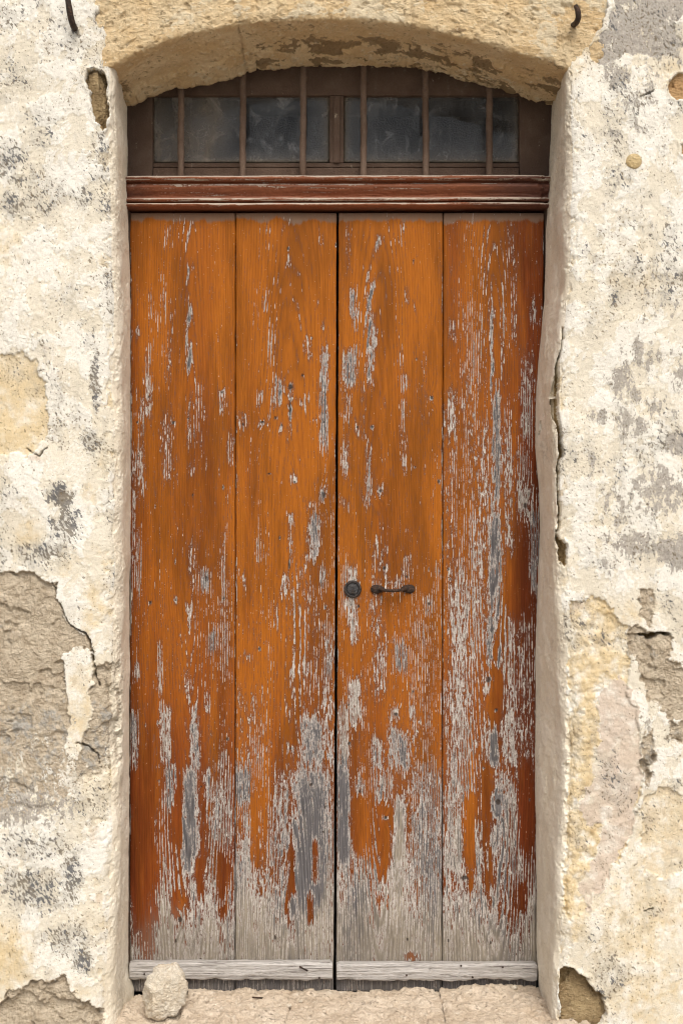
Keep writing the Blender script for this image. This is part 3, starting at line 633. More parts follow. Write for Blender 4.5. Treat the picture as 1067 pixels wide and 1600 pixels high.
    pale = (1 - soff) * np.clip((0.36 if 350 < p0 < 500 else 0.18) + 0.55 * fbm(U * 7, V * 9, 5, seed + 21, 0.6), 0, 0.75); lime = np.maximum(lime, pale)
    lipz = np.exp(-((np.arange(nr) - nv - 3) / 5.0) ** 2)[:, None]; h -= 0.006 * lipz * sstep(0.12, 0.4, fbm(U * 22, V * 9, 4, seed + 25, 0.6)); h -= 0.004 * (1 - soff) * sstep(0.42, 0.56, fbm(U * 30, V * 36, 3, seed + 27)) 
    drt_shade = np.maximum(drt_shade, 0.34 * (1 - soff) * sstep(0.46, 0.6, fbm(U * 30, V * 36, 3, seed + 27)))
    ends = np.minimum(np.arange(nc), nc - 1 - np.arange(nc))[None] * 0.0024
    j = np.exp(-(ends / 0.0045) ** 2) * (((np.arange(nc) < nc // 2) & (p0 > 150)) | ((np.arange(nc) >= nc // 2) & (p1 < 900)))[None]
    h = h - 0.006 * j * np.clip(0.5 + 1.2 * mid + 0.6 * fin, 0, 1.3)
    h[-4:] = 0
    p = p + N * h[..., None]
    return link('arch_stone', grid_mesh(p, {'dirt_shade': drt_shade, 'lime': lime}), M_ARCH, wall)
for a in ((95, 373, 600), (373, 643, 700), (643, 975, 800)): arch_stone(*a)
# plaster above the arch, up to the top of the wall
gx, gz = np.meshgrid(np.linspace(-0.78, 0.78, 60), np.linspace(2.745, 3.9, 60))
pp = np.stack([gx, YW - 0.010 - 0.006 * fbm(gx * 4, gz * 4, 4, 900), gz], -1)
zr = np.zeros(gx.shape)
link('plaster', grid_mesh(pp, {'grey': 0.3 + 0.5 * fbm(gx * 3, gz * 3, 4, 901), 'dark': 0.45 + 0.4 * fbm(gx * 3, gz * 3, 3, 902), 'warm': 0.4 + 0.4 * fbm(gx * 2, gz * 2, 3, 903), 'brown': zr, 'pink': zr, 'stone': zr, 'reveal': zr, 'layer': zr + 0.5}), M_PLASTER, wall)

# lumpy stones: a sphere grid pushed towards a block and cut by a few planes
def lump(center, size, seed, power=4.0, rough=0.06, cuts=0, res=64, fine=0.02):
    rs = np.random.RandomState(seed)
    th = np.linspace(0.001, np.pi - 0.001, res); ph = np.linspace(0, 2 * np.pi, res * 2, endpoint=False)
    T, Fh = np.meshgrid(th, ph, indexing='ij')
    n = np.stack([np.sin(T) * np.cos(Fh), np.sin(T) * np.sin(Fh), np.cos(T)], -1)
    rr = (np.abs(n) ** power).sum(-1) ** (-1 / power)
    p = n * rr[..., None]
    for i in range(cuts):
        c = rs.randn(3); c /= np.linalg.norm(c); dcut = rs.uniform(0.70, 0.97)
        o = np.maximum((p * c).sum(-1) - dcut, 0); p = p - o[..., None] * c * 0.92
    a, b = p[..., 0] * 2 + p[..., 2] * 0.7, p[..., 2] * 2 + p[..., 1] * 1.6
    k = rough * fbm(a, b, 4, seed, 0.55) + rough * 0.6 * fbm(p[..., 1] * 2.5 + 3, p[..., 0] * 2.2 - p[..., 2], 4, seed + 7, 0.55) + fine * fbm(a * 7, b * 7 + p[..., 1] * 3, 3, seed + 3)
    pole = np.minimum(np.arange(res), res - 1 - np.arange(res)) / 4.0
    k = k * np.clip(pole, 0, 1)[:, None]
    p = p * (1 + k[..., None])
    p = p * np.array(size) / 2 + np.array(center)
    return grid_mesh(p[::-1], wrap=True, caps=True)
def wall_stone(px0, px1, py0, py1, mat, seed, sink=0.014):
    w, hgt = X(px1, YW) - X(px0, YW), Z(py0, YW) - Z(py1, YW)
    c = P((px0 + px1) / 2, (py0 + py1) / 2, YW)
    return link('stone', lump((c[0], YW + sink + 0.028, c[2]), (w, 0.056, hgt), seed, 5, 0.17, 7, 72, 0.05), mat, wall)
wall_stone(128, 167, 98, 214, M_INNER, 21, 0.010); wall_stone(877, 965, 1500, 1665, M_INNER, 22, 0.012)
wall_stone(1030, 1170, 102, 166, M_PEACH, 23, 0.008); wall_stone(1055, 1120, 208, 252, M_PEACH, 24, 0.008)
link('mortar_plug', lathe([(0.020, -0.02), (0.0200, -0.002), (0.0185, 0.0025), (0.012, 0.004), (0.001, 0.0045)], P(990, 252, YW - 0.006), seg=28), M_OCHRE, wall)

# ------------------------------------------------------------------ threshold
sill = thing('threshold', (0, -0.12, -0.24), 'worn beige stone doorstep below the wooden door', 'doorstep')
def sill_stone(px0, px1, seed, top=0.0, yback=-0.012):
    x0, x1 = X(px0, -0.1), X(px1, -0.1)
    nx = int((x1 - x0) / 0.003)
    xs = np.linspace(x0, x1, nx)
    yfront = -0.262
    prof = [(yback + 0.004, -0.20), (yback, -0.012)] + [(y, 0.0) for y in np.linspace(yback - 0.006, yfront + 0.012, 84)] + [(yfront + 0.004, -0.004), (yfront, -0.014)] + [(yfront, z) for z in np.linspace(-0.02, -0.235, 40)]
    p = np.array([[(x, y, top + z if z > -0.19 else z) for x in xs] for y, z in prof]); N = normals(p)
    if N[40, nx // 2, 2] < 0: N = -N
    sl = np.concatenate([[0], np.cumsum(np.linalg.norm(np.diff(p[:, 0], axis=0), axis=1))])
    U = p[..., 0] + 3; V = np.repeat(sl[:, None], nx, 1)
    h = 0.006 * fbm(U * 9, V * 9, 3, seed) + 0.0022 * fbm(U * 28, V * 30, 4, seed + 3, 0.6) + 0.0014 * fbm(U * 100, V * 100, 3, seed + 6)
    terr = fbm(U * 13, V * 15, 4, seed + 9); h += 0.006 * sstep(0.0, 0.08, terr) + 0.004 * sstep(0.3, 0.36, terr)
    ends = np.minimum(np.arange(nx), nx - 1 - np.arange(nx))[None] * 0.003
    h = h - 0.007 * np.exp(-(ends / 0.004) ** 2) * np.clip(0.5 + fbm(V * 18, U * 3, 3, seed + 40), 0, 1.2) + 0.0022 * fbm(U * 60, V * 64, 4, seed + 13, 0.65)
    h[:1] = 0
    p = p + N * h[..., None]
    p[:3, :, 1] += 0.008 * fbm(U[:3] * 22, U[:3] * 0 + 2, 4, seed + 20)
    return link('stone', grid_mesh(p), M_SILL, sill)
sill_stone(150, 290, 31, -0.012, -0.003); sill_stone(289, 453, 32, 0.005, -0.003); sill_stone(451, 692, 33, 0.004, -0.005); sill_stone(690, 905, 34, 0.010, -0.002)

# ------------------------------------------------------------------ door frame with moulded transom rail
frame = thing('door_frame', (0, 0.03, 0.0), 'russet moulded rail between the door and the barred fanlight', 'door frame')
for a, b in ((168, 202.5), (851.5, 892)):
    box('jamb', X(a), X(b), 0.008, 0.075, -0.02, Z(283), M_FRAME, frame, 0.003)
prof = [(278.5, .03), (279.5, -.020), (281, -.040), (285.5, -.041), (287.5, -.036), (288.5, -.020), (290.5, -.018), (291.5, -.026), (296, -.028), (301, -.022), (306, -.014), (309, -.011), (311, -.012), (312.5, -.020), (314, -.030), (317, -.032), (318.5, -.028), (319.2, -.014), (320.8, -.014), (321.5, -.028), (323.5, -.034), (326, -.033), (328, -.024), (328.5, .03)]
# finer profile
pr = np.array(prof); tt = np.linspace(0, len(pr) - 1, 90); pr = np.stack([np.interp(tt, np.arange(len(pr)), pr[:, 0]), np.interp(tt, np.arange(len(pr)), pr[:, 1])], -1)
nx = 620; xs = np.linspace(X(197), X(859), nx)
p = np.zeros((len(pr), nx, 3)); sag = 0.0012 * fbm(xs * 4, xs * 0, 3, 41)
p[..., 0] = xs[None]; p[..., 2] = (CAMZ + (800 - pr[:, 0]) * CY / F)[:, None] + sag[None] - 0.0015 * (xs - xs[0])[None] * -1.2
wear0 = fbm(p[..., 0] * 14, p[..., 2] * 200, 4, 43); p[..., 1] = pr[:, 1][:, None] + 0.0008 * wear0 + 0.0010 * fbm(p[..., 0] * 60, p[..., 2] * 200, 3, 44)
edge_hl = np.zeros(len(pr))
for rowv, wv, a in ((281.5, 1.8, .62), (286.5, 1.2, .30), (292.5, 1.6, .26), (314.5, 1.8, .46), (317.5, 1.2, .30), (323, 1.8, .50), (299, 4, .10)): edge_hl = np.maximum(edge_hl, a * np.exp(-((pr[:, 0] - rowv) / wv) ** 2))  # painted highlight lines along the moulding edges, mixed in with edge wear
wear_hl = edge_hl[:, None] + 0.16 * wear0 + 0.26
rd = np.clip(0.15 + 0.8 * sstep(650, 830, 533.5 + xs * F / CY) + 0.5 * sstep(260, 200, 533.5 + xs * F / CY), 0, 1)[None] + 0 * wear_hl
endf = 1 - np.exp(-((xs - xs[0]) / 0.006) ** 2) - np.exp(-((xs[-1] - xs) / 0.006) ** 2)
p[..., 1] = 0.03 + (p[..., 1] - 0.03) * (0.85 + 0.15 * endf)[None]
p[..., 1] += 0.012 * np.exp(-((xs[-1] - xs - 0.02) / 0.012) ** 2)[None] * np.clip(perlin(p[..., 0] * 80, p[..., 2] * 90, 45) + 0.3, 0, 1)
link('transom_rail', grid_mesh(p[::-1], {'wear': wear_hl[::-1], 'red': rd[::-1]}), M_RAIL, frame)

# ------------------------------------------------------------------ fanlight
fan = thing('fanlight', (0, 0.05, Z(279)), 'dusty brown barred fanlight window under the stone arch', 'window')
YF = 0.040
def fr(name, a, b, c, d, y0=YF, y1=YF + 0.05, bev=0.003, mat=None):   # photo columns a-b, rows c-d
    return box(name, X(a, y0), X(b, y0), y0, y1, Z(d, y0), Z(c, y0), mat or M_FRAME, fan, bev)
fr('stile', 188, 239, 60, 284); fr('stile', 811, 880, 60, 284)
fr('bottom_rail', 239.6, 810.4, 262, 284, YF - 0.004); fr('bottom_bead', 239.8, 810.2, 254.5, 261.6, YF + 0.004, YF + 0.04)
fr('top_rail', 239.6, 810.4, 60, 149, YF + 0.002)
fr('mullion', 515, 537, 149.4, 254.2, YF + 0.002); fr('mullion_bead', 521, 531, 149.6, 254.0, YF - 0.004, YF + 0.0015, 0.002)
for a, b in ((239.8, 514.8), (537.2, 810.2)):
    y = YF + 0.022; nx_, nz_ = 60, 30
    gx, gz = np.meshgrid(np.linspace(X(a, y), X(b, y), nx_), np.linspace(Z(254, y), Z(149.6, y), nz_))
    qx, qy = 533.5 + gx * F / (CY + y), 800 - (gz - CAMZ) * F / (CY + y)
    e = np.minimum(np.minimum(qx - a, b - qx), 254 - qy); ee = np.clip(0.9 * np.exp(-e / 9.0) + 0.45 * np.exp(-(qy - 149) / 6), 0, 1)
    if a < 400: ee = np.maximum(ee, 0.75 * sstep(385, 330, qx + 6 * fbm(gx * 20, gz * 20, 3, 46)) * (0.75 + 0.3 * fbm(gx * 30, gz * 9, 3, 47)))
    front = np.stack([gx, np.full_like(gx, y), gz], -1); backp = front.copy(); backp[..., 1] += 0.003
    o = link('pane', grid_mesh(front[::-1, :], {'edge': ee[::-1]}), M_GLASS, fan)
    sol = o.modifiers.new('thickness', 'SOLIDIFY'); sol.thickness = 0.003; sol.offset = -1
for i, bx in enumerate((283, 379.5, 473.5, 568, 665, 764)):
    rs = random.Random(i); yb = 0.006 + rs.uniform(-0.003, 0.003); n = 40
    z0, z1 = Z(280, yb), Z(86 if 350 < bx < 700 else 100, yb); lean = rs.uniform(-0.003, 0.003)
    path = [(X(bx, yb) + lean * (k / n - .3) + 0.0005 * math.sin(k * 0.31 + i), yb, z0 + (z1 - z0) * k / n) for k in range(n + 1)]
    rad = [0.0088 + 0.0006 * math.sin(k * 0.9 + i * 2) + 0.0004 * math.sin(k * 2.3 + i) for k in range(n + 1)]
    link('bar', tube(path, rad, 14), M_BAR, fan)

# ------------------------------------------------------------------ door leaves
def wf(px, py, marks, kind):
    s = np.zeros(px.shape)
    for mk in marks:
        x, y0, y1, w, a = mk[:5]; k = mk[5] if len(mk) > 5 else 'w'
        if kind == 'slate' and k != 's': continue
        aa = a * (1.22 if k == 's' else 1.0) if kind == 'wear' else 1.0
        sx = np.clip(np.abs(px - x) / (w * 0.5 + 1.0), 0, 3)
        e = 5 + 0.14 * (y1 - y0)
        s = np.maximum(s, aa * np.exp(-sx ** 3) * sstep(y0 - e, y0 + e, py) * sstep(y1 + e, y1 - e, py))
    return s
# marks: column, first row, last row, width, strength, look (w primer, s slate wood, l broken grain lines)
MARKS = [
 # plank 1
 (236, 452, 500, 4, .42), (258, 440, 500, 4, .40), (268, 460, 530, 4, .36), (295, 400, 450, 4, .40, 's'), (295, 455, 515, 7, .52, 's'), (295, 520, 580, 9, .60, 's'), (297, 625, 700, 8, .42, 's'), (232, 540, 660, 13, .56), (214, 505, 530, 7, .55),
 (221, 620, 790, 11, .50), (212, 700, 860, 8, .46), (262, 640, 755, 26, .40, 'l'), (310, 590, 700, 22, .34, 'l'), (347, 606, 642, 9, .50), (360, 675, 720, 12, .40, 'l'), (300, 718, 748, 12, .46), (264, 520, 600, 10, .34, 'l'), (262, 355, 390, 14, .30, 'l'), (295, 355, 400, 10, .28, 'l'),
 (215, 835, 925, 12, .46), (322, 888, 930, 16, .58, 's'), (275, 925, 948, 10, .46), (300, 840, 930, 14, .36, 'l'), (350, 830, 1050, 11, .42), (300, 940, 1000, 20, .34, 'l'), (331, 985, 1022, 16, .56, 's'), (214, 1030, 1066, 14, .52), (252, 1005, 1090, 9, .46), (293, 1040, 1092, 12, .46),
 (259, 1100, 1195, 16, .58), (325, 1080, 1115, 8, .42), (304, 1100, 1210, 16, .52, 's'), (350, 1175, 1200, 14, .54), (212, 1110, 1200, 12, .50, 's'), (222, 1258, 1290, 11, .52), (242, 1262, 1325, 8, .50), (267, 1195, 1268, 16, .56, 's'), (295, 1200, 1350, 25, .62, 's'), (325, 1200, 1262, 10, .48), (347, 1205, 1320, 38, .42, 'l'), (215, 1450, 1490, 8, .5),
 # plank 2
 (413, 460, 480, 8, .40), (425, 500, 572, 8, .44), (433, 590, 640, 19, .56, 's'), (454, 595, 672, 7, .50, 's'), (480, 525, 562, 10, .46), (506, 540, 702, 13, .64, 's'), (506, 500, 522, 8, .46), (410, 655, 668, 20, .56), (380, 652, 674, 12, .55), (440, 656, 676, 10, .5), (408, 612, 634, 9, .5), (475, 620, 640, 12, .5), (495, 656, 663, 20, .4), (458, 742, 760, 13, .55), (506, 762, 784, 13, .60, 's'),
 (483, 780, 800, 10, .5), (452, 420, 452, 9, .44, 's'), (497, 465, 480, 6, .36), (420, 350, 362, 10, .40), (450, 345, 420, 5, .34, 'l'), (502, 358, 390, 8, .36), (492, 796, 872, 22, .62, 's'), (405, 842, 880, 10, .50), (445, 895, 938, 11, .54), (455, 790, 890, 7, .40, 's'), (477, 865, 902, 10, .44), (505, 885, 922, 12, .48, 's'), (382, 896, 912, 8, .48), (482, 918, 958, 10, .46),
 (432, 940, 985, 8, .42), (512, 990, 1065, 16, .46, 's'), (477, 1015, 1062, 14, .54), (490, 1115, 1195, 42, .54, 's'), (452, 1098, 1124, 10, .48), (455, 1160, 1178, 12, .48), (387, 1022, 1036, 12, .44), (478, 880, 1120, 60, .25, 'l'), (510, 950, 1200, 26, .34, 'l'), (395, 1080, 1200, 40, .22, 'l'), (380, 1196, 1255, 22, .50, 's'), (486, 1195, 1420, 54, .64, 's'), (440, 1200, 1330, 26, .30, 'l'), (400, 1260, 1340, 40, .28, 'l'),
 # plank 3
 (550, 452, 502, 13, .60, 's'), (578, 430, 602, 13, .54, 's'), (556, 478, 522, 10, .5), (547, 545, 602, 27, .66, 's'), (583, 506, 548, 14, .62, 's'), (542, 550, 672, 14, .38, 'l'), (635, 446, 478, 9, .44), (647, 470, 492, 9, .42), (628, 540, 578, 7, .46), (632, 584, 612, 13, .54), (630, 620, 742, 9, .48), (558, 652, 676, 12, .48), (540, 676, 742, 12, .52), (540, 780, 800, 14, .52), (575, 690, 800, 12, .40, 's'), (594, 757, 777, 10, .45),
 (628, 350, 384, 12, .46), (590, 356, 425, 10, .38, 's'), (545, 345, 420, 12, .36, 'l'), (548, 880, 965, 26, .62), (590, 830, 1000, 26, .32, 'l'), (601, 880, 900, 12, .5), (635, 868, 905, 12, .50), (683, 880, 902, 12, .48), (670, 930, 962, 13, .52), (625, 1005, 1052, 22, .54, 's'), (553, 958, 1005, 18, .58), (554, 1055, 1135, 26, .64), (618, 1105, 1128, 18, .56), (643, 1102, 1128, 10, .5), (538, 1095, 1205, 18, .60), (623, 1140, 1200, 34, .48, 's'), (593, 1000, 1095, 26, .36, 'l'),
 (590, 1150, 1205, 18, .44), (612, 900, 925, 40, .42, 'l'), (536, 1195, 1345, 20, .62, 's'), (623, 1250, 1345, 18, .60), (563, 1215, 1250, 13, .56), (665, 1190, 1370, 46, .38, 'l'), (600, 1200, 1260, 30, .38, 'l'), (655, 960, 1190, 34, .22, 'l'), (568, 600, 690, 10, .34, 'l'), (660, 560, 660, 22, .24, 'l'),
 # plank 4
 (705, 500, 535, 10, .46), (768, 455, 640, 6, .50, 's'), (740, 485, 620, 40, .32, 'l'), (785, 415, 610, 5, .42), (803, 425, 540, 12, .38, 'l'), (823, 555, 690, 20, .54), (833, 465, 510, 8, .46), (706, 605, 690, 20, .46, 'l'), (775, 605, 780, 13, .62, 's'), (757, 640, 810, 32, .38, 'l'), (793, 640, 810, 16, .44, 'l'), (820, 762, 812, 24, .58), (773, 795, 965, 22, .66, 's'), (745, 790, 1040, 34, .42, 'l'), (833, 795, 925, 12, .52, 's'), (795, 790, 870, 18, .40, 'l'),
 (765, 955, 1045, 8, .54, 's'), (781, 1005, 1055, 7, .52, 's'), (763, 1050, 1085, 17, .60), (771, 1138, 1198, 14, .66, 's'), (720, 870, 1210, 46, .42, 'l'), (797, 960, 1210, 30, .36, 'l'), (705, 690, 880, 20, .28, 'l'), (715, 1195, 1360, 40, .42, 'l'), (778, 1235, 1275, 22, .60, 's'), (790, 1200, 1400, 40, .40, 'l'), (765, 1120, 1200, 30, .36, 'l'), (735, 600, 800, 30, .26, 'l'), (760, 360, 460, 14, .26, 'l'), (800, 345, 420, 20, .34, 'l'), (815, 700, 780, 20, .42, 'l'), (820, 960, 1190, 26, .26, 'l'), (750, 1285, 1360, 60, .30, 'l'),
]
KEEP = [(224, 1200, 1505, 40, .52), (276, 1390, 1425, 14, .55), (287, 1405, 1420, 9, .5), (348, 1340, 1400, 16, .55), (350, 1415, 1432, 14, .55), (313, 1340, 1395, 9, .5), (243, 1410, 1440, 12, .5), (405, 1240, 1350, 22, .28), (457, 1330, 1398, 7, .62), (492, 1318, 1382, 8, .72), (485, 1395, 1438, 11, .74), (450, 1390, 1445, 5, .45), (400, 1270, 1345, 12, .40), (278, 1220, 1320, 13, .40),
        (565, 1240, 1330, 26, .36), (600, 1255, 1355, 22, .34), (643, 1490, 1500, 20, .8), (810, 870, 955, 28, .40), (773, 1045, 1125, 15, .42), (733, 1245, 1355, 20, .52), (760, 1200, 1390, 12, .34), (823, 1200, 1330, 18, .42), (813, 1380, 1425, 14, .55), (800, 1340, 1470, 30, .18), (685, 760, 880, 8, .2), (735, 1360, 1385, 8, .4)]
HOLES = [(454, 605, 4.5, 5), (506, 774, 3, 5), (347, 613, 2.2, 2.6), (271, 661, 2.6, 3), (410, 660, 4, 2.4), (380, 663, 1.8, 3), (594, 767, 3.2, 3.2), (674, 622, 3, 3), (581, 668, 2.6, 3), (635, 901, 2.4, 3), (600, 888, 3, 3), (670, 944, 2.4, 3.2), (618, 1116, 4, 3), (763, 1062, 4, 5), (778, 1253, 5, 5), (282, 1437, 4, 5), (322, 905, 2, 6), (275, 937, 2, 2.5), (350, 935, 2, 3), (486, 1226, 3, 3), (505, 1300, 2, 3),
         (545, 1162, 2.4, 3), (430, 1465, 1.6, 5), (275, 1470, 1.6, 4), (636, 1468, 2, 3), (700, 1470, 1.8, 3), (725, 1372, 7, 4), (766, 1473, 1.6, 4), (562, 1237, 2, 3), (602, 1278, 3, 3), (440, 665, 1.6, 3), (454, 1170, 2, 3), (355, 1155, 2, 3), (452, 882, 1.6, 8), (453, 640, 1.5, 18), (820, 790, 4, 5), (215, 660, 1.8, 2.4), (506, 660, 1.8, 2.4), (700, 890, 2, 3), (695, 1090, 1.5, 2), (645, 1080, 1.5, 2), (755, 1200, 2, 2), (558, 668, 2, 2)]
_r = random.Random(12)
for _ in range(46):      # nail holes and bruises scattered over the boards
    HOLES.append((_r.uniform(210, 835), _r.uniform(360, 1300), _r.uniform(1.0, 2.3), _r.uniform(1.4, 3.2)))
def plank(leaf, edges_top, edges_bot, seed, ringp, base, label=None):
    z0, z1 = Z(1549), Z(333)
    zs = np.arange(z0, z1 + 0.0001, 0.0045); zs[-1] = z1
    n = len(zs)
    t = (z1 - zs) / (z1 - z0)
    xa = X(edges_top[0] + (edges_bot[0] - edges_top[0]) * t); xb = X(edges_top[1] + (edges_bot[1] - edges_top[1]) * t)
    xa = xa + 0.0009 * fbm(zs * 14, zs * 0 + seed, 4, seed); xb = xb + 0.0009 * fbm(zs * 14, zs * 0 + seed + 5, 4, seed + 2)
    m = int((X(edges_top[1]) - X(edges_top[0])) / 0.0026)
    u = np.linspace(0, 1, m)
    gx = xa[:, None] + (xb - xa)[:, None] * u[None]; gz = np.repeat(zs[:, None], m, 1)
    dx = np.minimum(gx - xa[:, None], xb[:, None] - gx)
    gy = 0.0022 * np.exp(-(dx / 0.0022)) + 0.0012 * fbm(gx * 6 + seed, gz * 1.3, 3, seed + 3) - 0.0012 * np.sin(np.pi * u)[None] + 0.0005 * fbm(gx * 180, gz * 7, 3, seed + 4)
    front = np.stack([gx, gy, gz], -1)
    fcol = np.stack([xa, np.full(n, 0.034), zs], -1)[:, None]; lcol = np.stack([xb, np.full(n, 0.034), zs], -1)[:, None]
    p = np.concatenate([fcol, front, lcol], 1)
    bot = p[:1].copy(); bot[..., 1] = 0.034; top = p[-1:].copy(); top[..., 1] = 0.034
    p = np.concatenate([bot, p, top], 0)
    px, py = to_px(p); x, z = p[..., 0], p[..., 2]
    wbl = 3.0 * fbm(x * 30, z * 6, 4, seed + 8, 0.6); qx = px + wbl; qy = py + 10 * fbm(x * 60, z * 8, 4, seed + 9, 0.6)
    # growth rings: a board sawn along a slightly tapering log
    xc, zc, slope, d0, freq = ringp
    xcw = X(xc) + 0.008 * fbm(z * 1.1, z * 0 + seed, 3, seed + 12)
    dd = slope * (z - Z(zc)) + d0 + 0.010 * fbm(x * 4, z * 0.9, 3, seed + 13)
    ring = freq * np.sqrt((x - xcw) ** 2 + dd ** 2 + 1e-5) + 0.25 * fbm(x * 24, z * 1.7, 3, seed + 14)
    for (hx, hy, a, b) in HOLES:
        if a >= 3: ring = ring + 2.2 * np.exp(-((px - hx) / (a * 2.6)) ** 2 - ((py - hy) / (b * 6)) ** 2)
    wear = base[0] + 0.035 * sstep(400, 520, py) + base[1] * sstep(500, 1300, py) + wf(qx, qy, MARKS, 'wear') * 0.64
    line = base[2] + 60 * fbm(x * 22, z * 2.2, 4, seed + 15, 0.6)
    wear = wear + 0.10 * sstep(line - 330, line - 90, py) + 0.10 * sstep(line - 170, line - 30, py) + 0.38 * sstep(line - 110, line + 100, py)
    wear = np.minimum(wear, 0.95)
    wear = wear - wf(qx, qy, KEEP, 'wear') * 1.05
    edge = np.minimum(px - px[:, :1], px[:, -1:] - px); wear = wear + 0.20 * np.exp(-edge / 2.2) * (0.4 + 0.9 * fbm(x * 3, z * 5, 3, seed + 16))
    hole = np.zeros(px.shape)
    for (hx, hy, a, b) in HOLES:
        q = np.hypot((px - hx) / a, (py - hy) / b); hole = np.maximum(hole, np.exp(-(q ** 2) * 0.7)); wear = np.maximum(wear, 0.62 * np.exp(-(q / 2.0) ** 2))
    slate = np.clip(wf(qx, qy, MARKS, 'slate') * 0.8 + 0.50 * sstep(1080, 1300, py) * (0.8 + fbm(x * 12, z * 1.5, 3, seed + 17)) - 0.22 * sstep(1400, 1490, py) + 0.22 * (py < 1250) + base[4] * sstep(1100, 1180, py) * sstep(1420, 1340, py), 0, 1)
    slate = np.maximum(slate, 0.85 * sstep(1515, 1535, py))
    red = np.clip(base[3] + 0.42 * sstep(850, 1300, py) + 0.55 * sstep(790, 835, px) + 0.22 * sstep(230, 205, px) + 0.25 * fbm(x * 7, z * 1.2, 3, seed + 18), 0, 1)
    dust = sstep(356, 338, py + 7 * fbm(x * 13, z * 0, 4, seed + 19, 0.6)) * 0.8
    o = link('plank', grid_mesh(p, {'wear': wear, 'slate': slate, 'red': red, 'dust': dust, 'ring': ring, 'hole': hole, 'splash': 0.75 * sstep(1330, 1500, py)}), M_DOOR, leaf)
    if label: o['label'] = label
    return o
def weatherboard(leaf, a, b, r0, r1, seed):
    x0, x1 = X(a, -0.02), X(b, -0.02); nx = 200; xs = np.linspace(x0, x1, nx)
    zt, zb = Z(r0, -0.025), Z(r1, -0.025)
    ns = 44; ang = np.linspace(0, 2 * np.pi, ns, endpoint=False)
    low = 0.0065 * fbm(xs * 6, xs * 0 + seed, 3, seed) + 0.003 * fbm(xs * 28, xs * 0 + seed, 4, seed + 31) ; topw = 0.0012 * fbm(xs * 8, xs * 0 + 4, 3, seed + 1)
    pts = []
    for i, x in enumerate(xs):
        e = min(i, nx - 1 - i) / 3.0; ef = min(1, 0.86 + 0.14 * e)
        zc = (zt + topw[i] + zb + low[i]) / 2; hz = (zt + topw[i] - zb - low[i]) / 2 * ef
        ca, sa = np.cos(ang), np.sin(ang); k = (np.abs(ca) ** 5 + np.abs(sa) ** 5) ** (-0.2)
        yy = -0.0165 + 0.0145 * ca * k * (1 + 0.06 * np.sin(x * 40)); zz = zc + hz * sa * k
        yy = np.where(ca < 0, yy + 0.010 * (1 - (zz - zb) / (zt - zb)) * 0.5, yy)
        pts.append(np.stack([np.full(ns, x), yy, zz], -1))
    p = np.array(pts); N = normals(np.concatenate([p, p[:, :1]], 1))[:, :-1]
    U = p[..., 0] * 1.0; V = p[..., 2]
    if (N[nx // 2, ns // 2] @ np.array([0, -1, 0])) < 0: N = -N
    p = p + N * (0.0016 * fbm(U * 7, V * 160, 4, seed + 5, 0.6) + 0.0012 * fbm(U * 20, V * 60, 3, seed + 6))[..., None]
    return link('weatherboard', grid_mesh(p[:, ::-1], wrap=True, caps=True), M_BOARD, leaf)
def nail(leaf, px, py, Y, r=0.0028, bent=None):
    c = P(px, py, Y)
    if bent:
        return link('nail', tube([(c[0], 0.0, c[2]), c, P(px + bent[0], py + bent[1], Y - 0.004)], [0.002, 0.0022, 0.0026], 8), M_IRON, leaf)
    return link('nail', lathe([(r * 0.4, -0.012), (r * 0.4, -0.001), (r, 0.0), (r * 0.9, 0.0009), (0.0003, 0.0013)], c, seg=10), M_IRON, leaf)

leafL = thing('door_leaf', (X(365), 0.017, Z(1549)), 'left orange door leaf of two peeling planks, without lock or handle', 'door', 'leaves of the double door')
leafR = thing('door_leaf', (X(685), 0.017, Z(1549)), 'right orange door leaf carrying the round lock and small iron handle', 'door', 'leaves of the double door')
plank(leafL, (203.8, 367.2), (203.5, 366.6), 1100, (298, 700, 0.055, 0.004, 165), (0.13, 0.06, 1425, 0.24, 0.05))
plank(leafL, (368.6, 525.8), (368.2, 521.0), 1200, (455, 1500, 0.030, 0.03, 190), (0.11, 0.10, 1400, 0.03, 0.3))
plank(leafR, (529.2, 691.4), (525.2, 689.6), 1300, (592, 1000, 0.060, 0.003, 165), (0.12, 0.10, 1400, 0.08, 0.25))
plank(leafR, (692.8, 849.5), (691.2, 837.5), 1400, (772, 620, 0.050, 0.006, 165), (0.16, 0.11, 1450, 0.30, 0.05))
weatherboard(leafL, 203.5, 519.5, 1503, 1532, 51); weatherboard(leafR, 526, 838, 1505, 1533, 52)
for a, b in ((226, 1522), (499, 1528)): nail(leafL, a, b, -0.033)
nail(leafL, 469, 1511, -0.036, bent=(12, 6))
for a, b in ((635, 1524), (720, 1509), (785, 1511), (738, 1527)): nail(leafR, a, b, -0.033)
for a, b in ((314, 1499), (389, 1501), (467, 1500)): nail(leafL, a, b, -0.002, 0.0035)
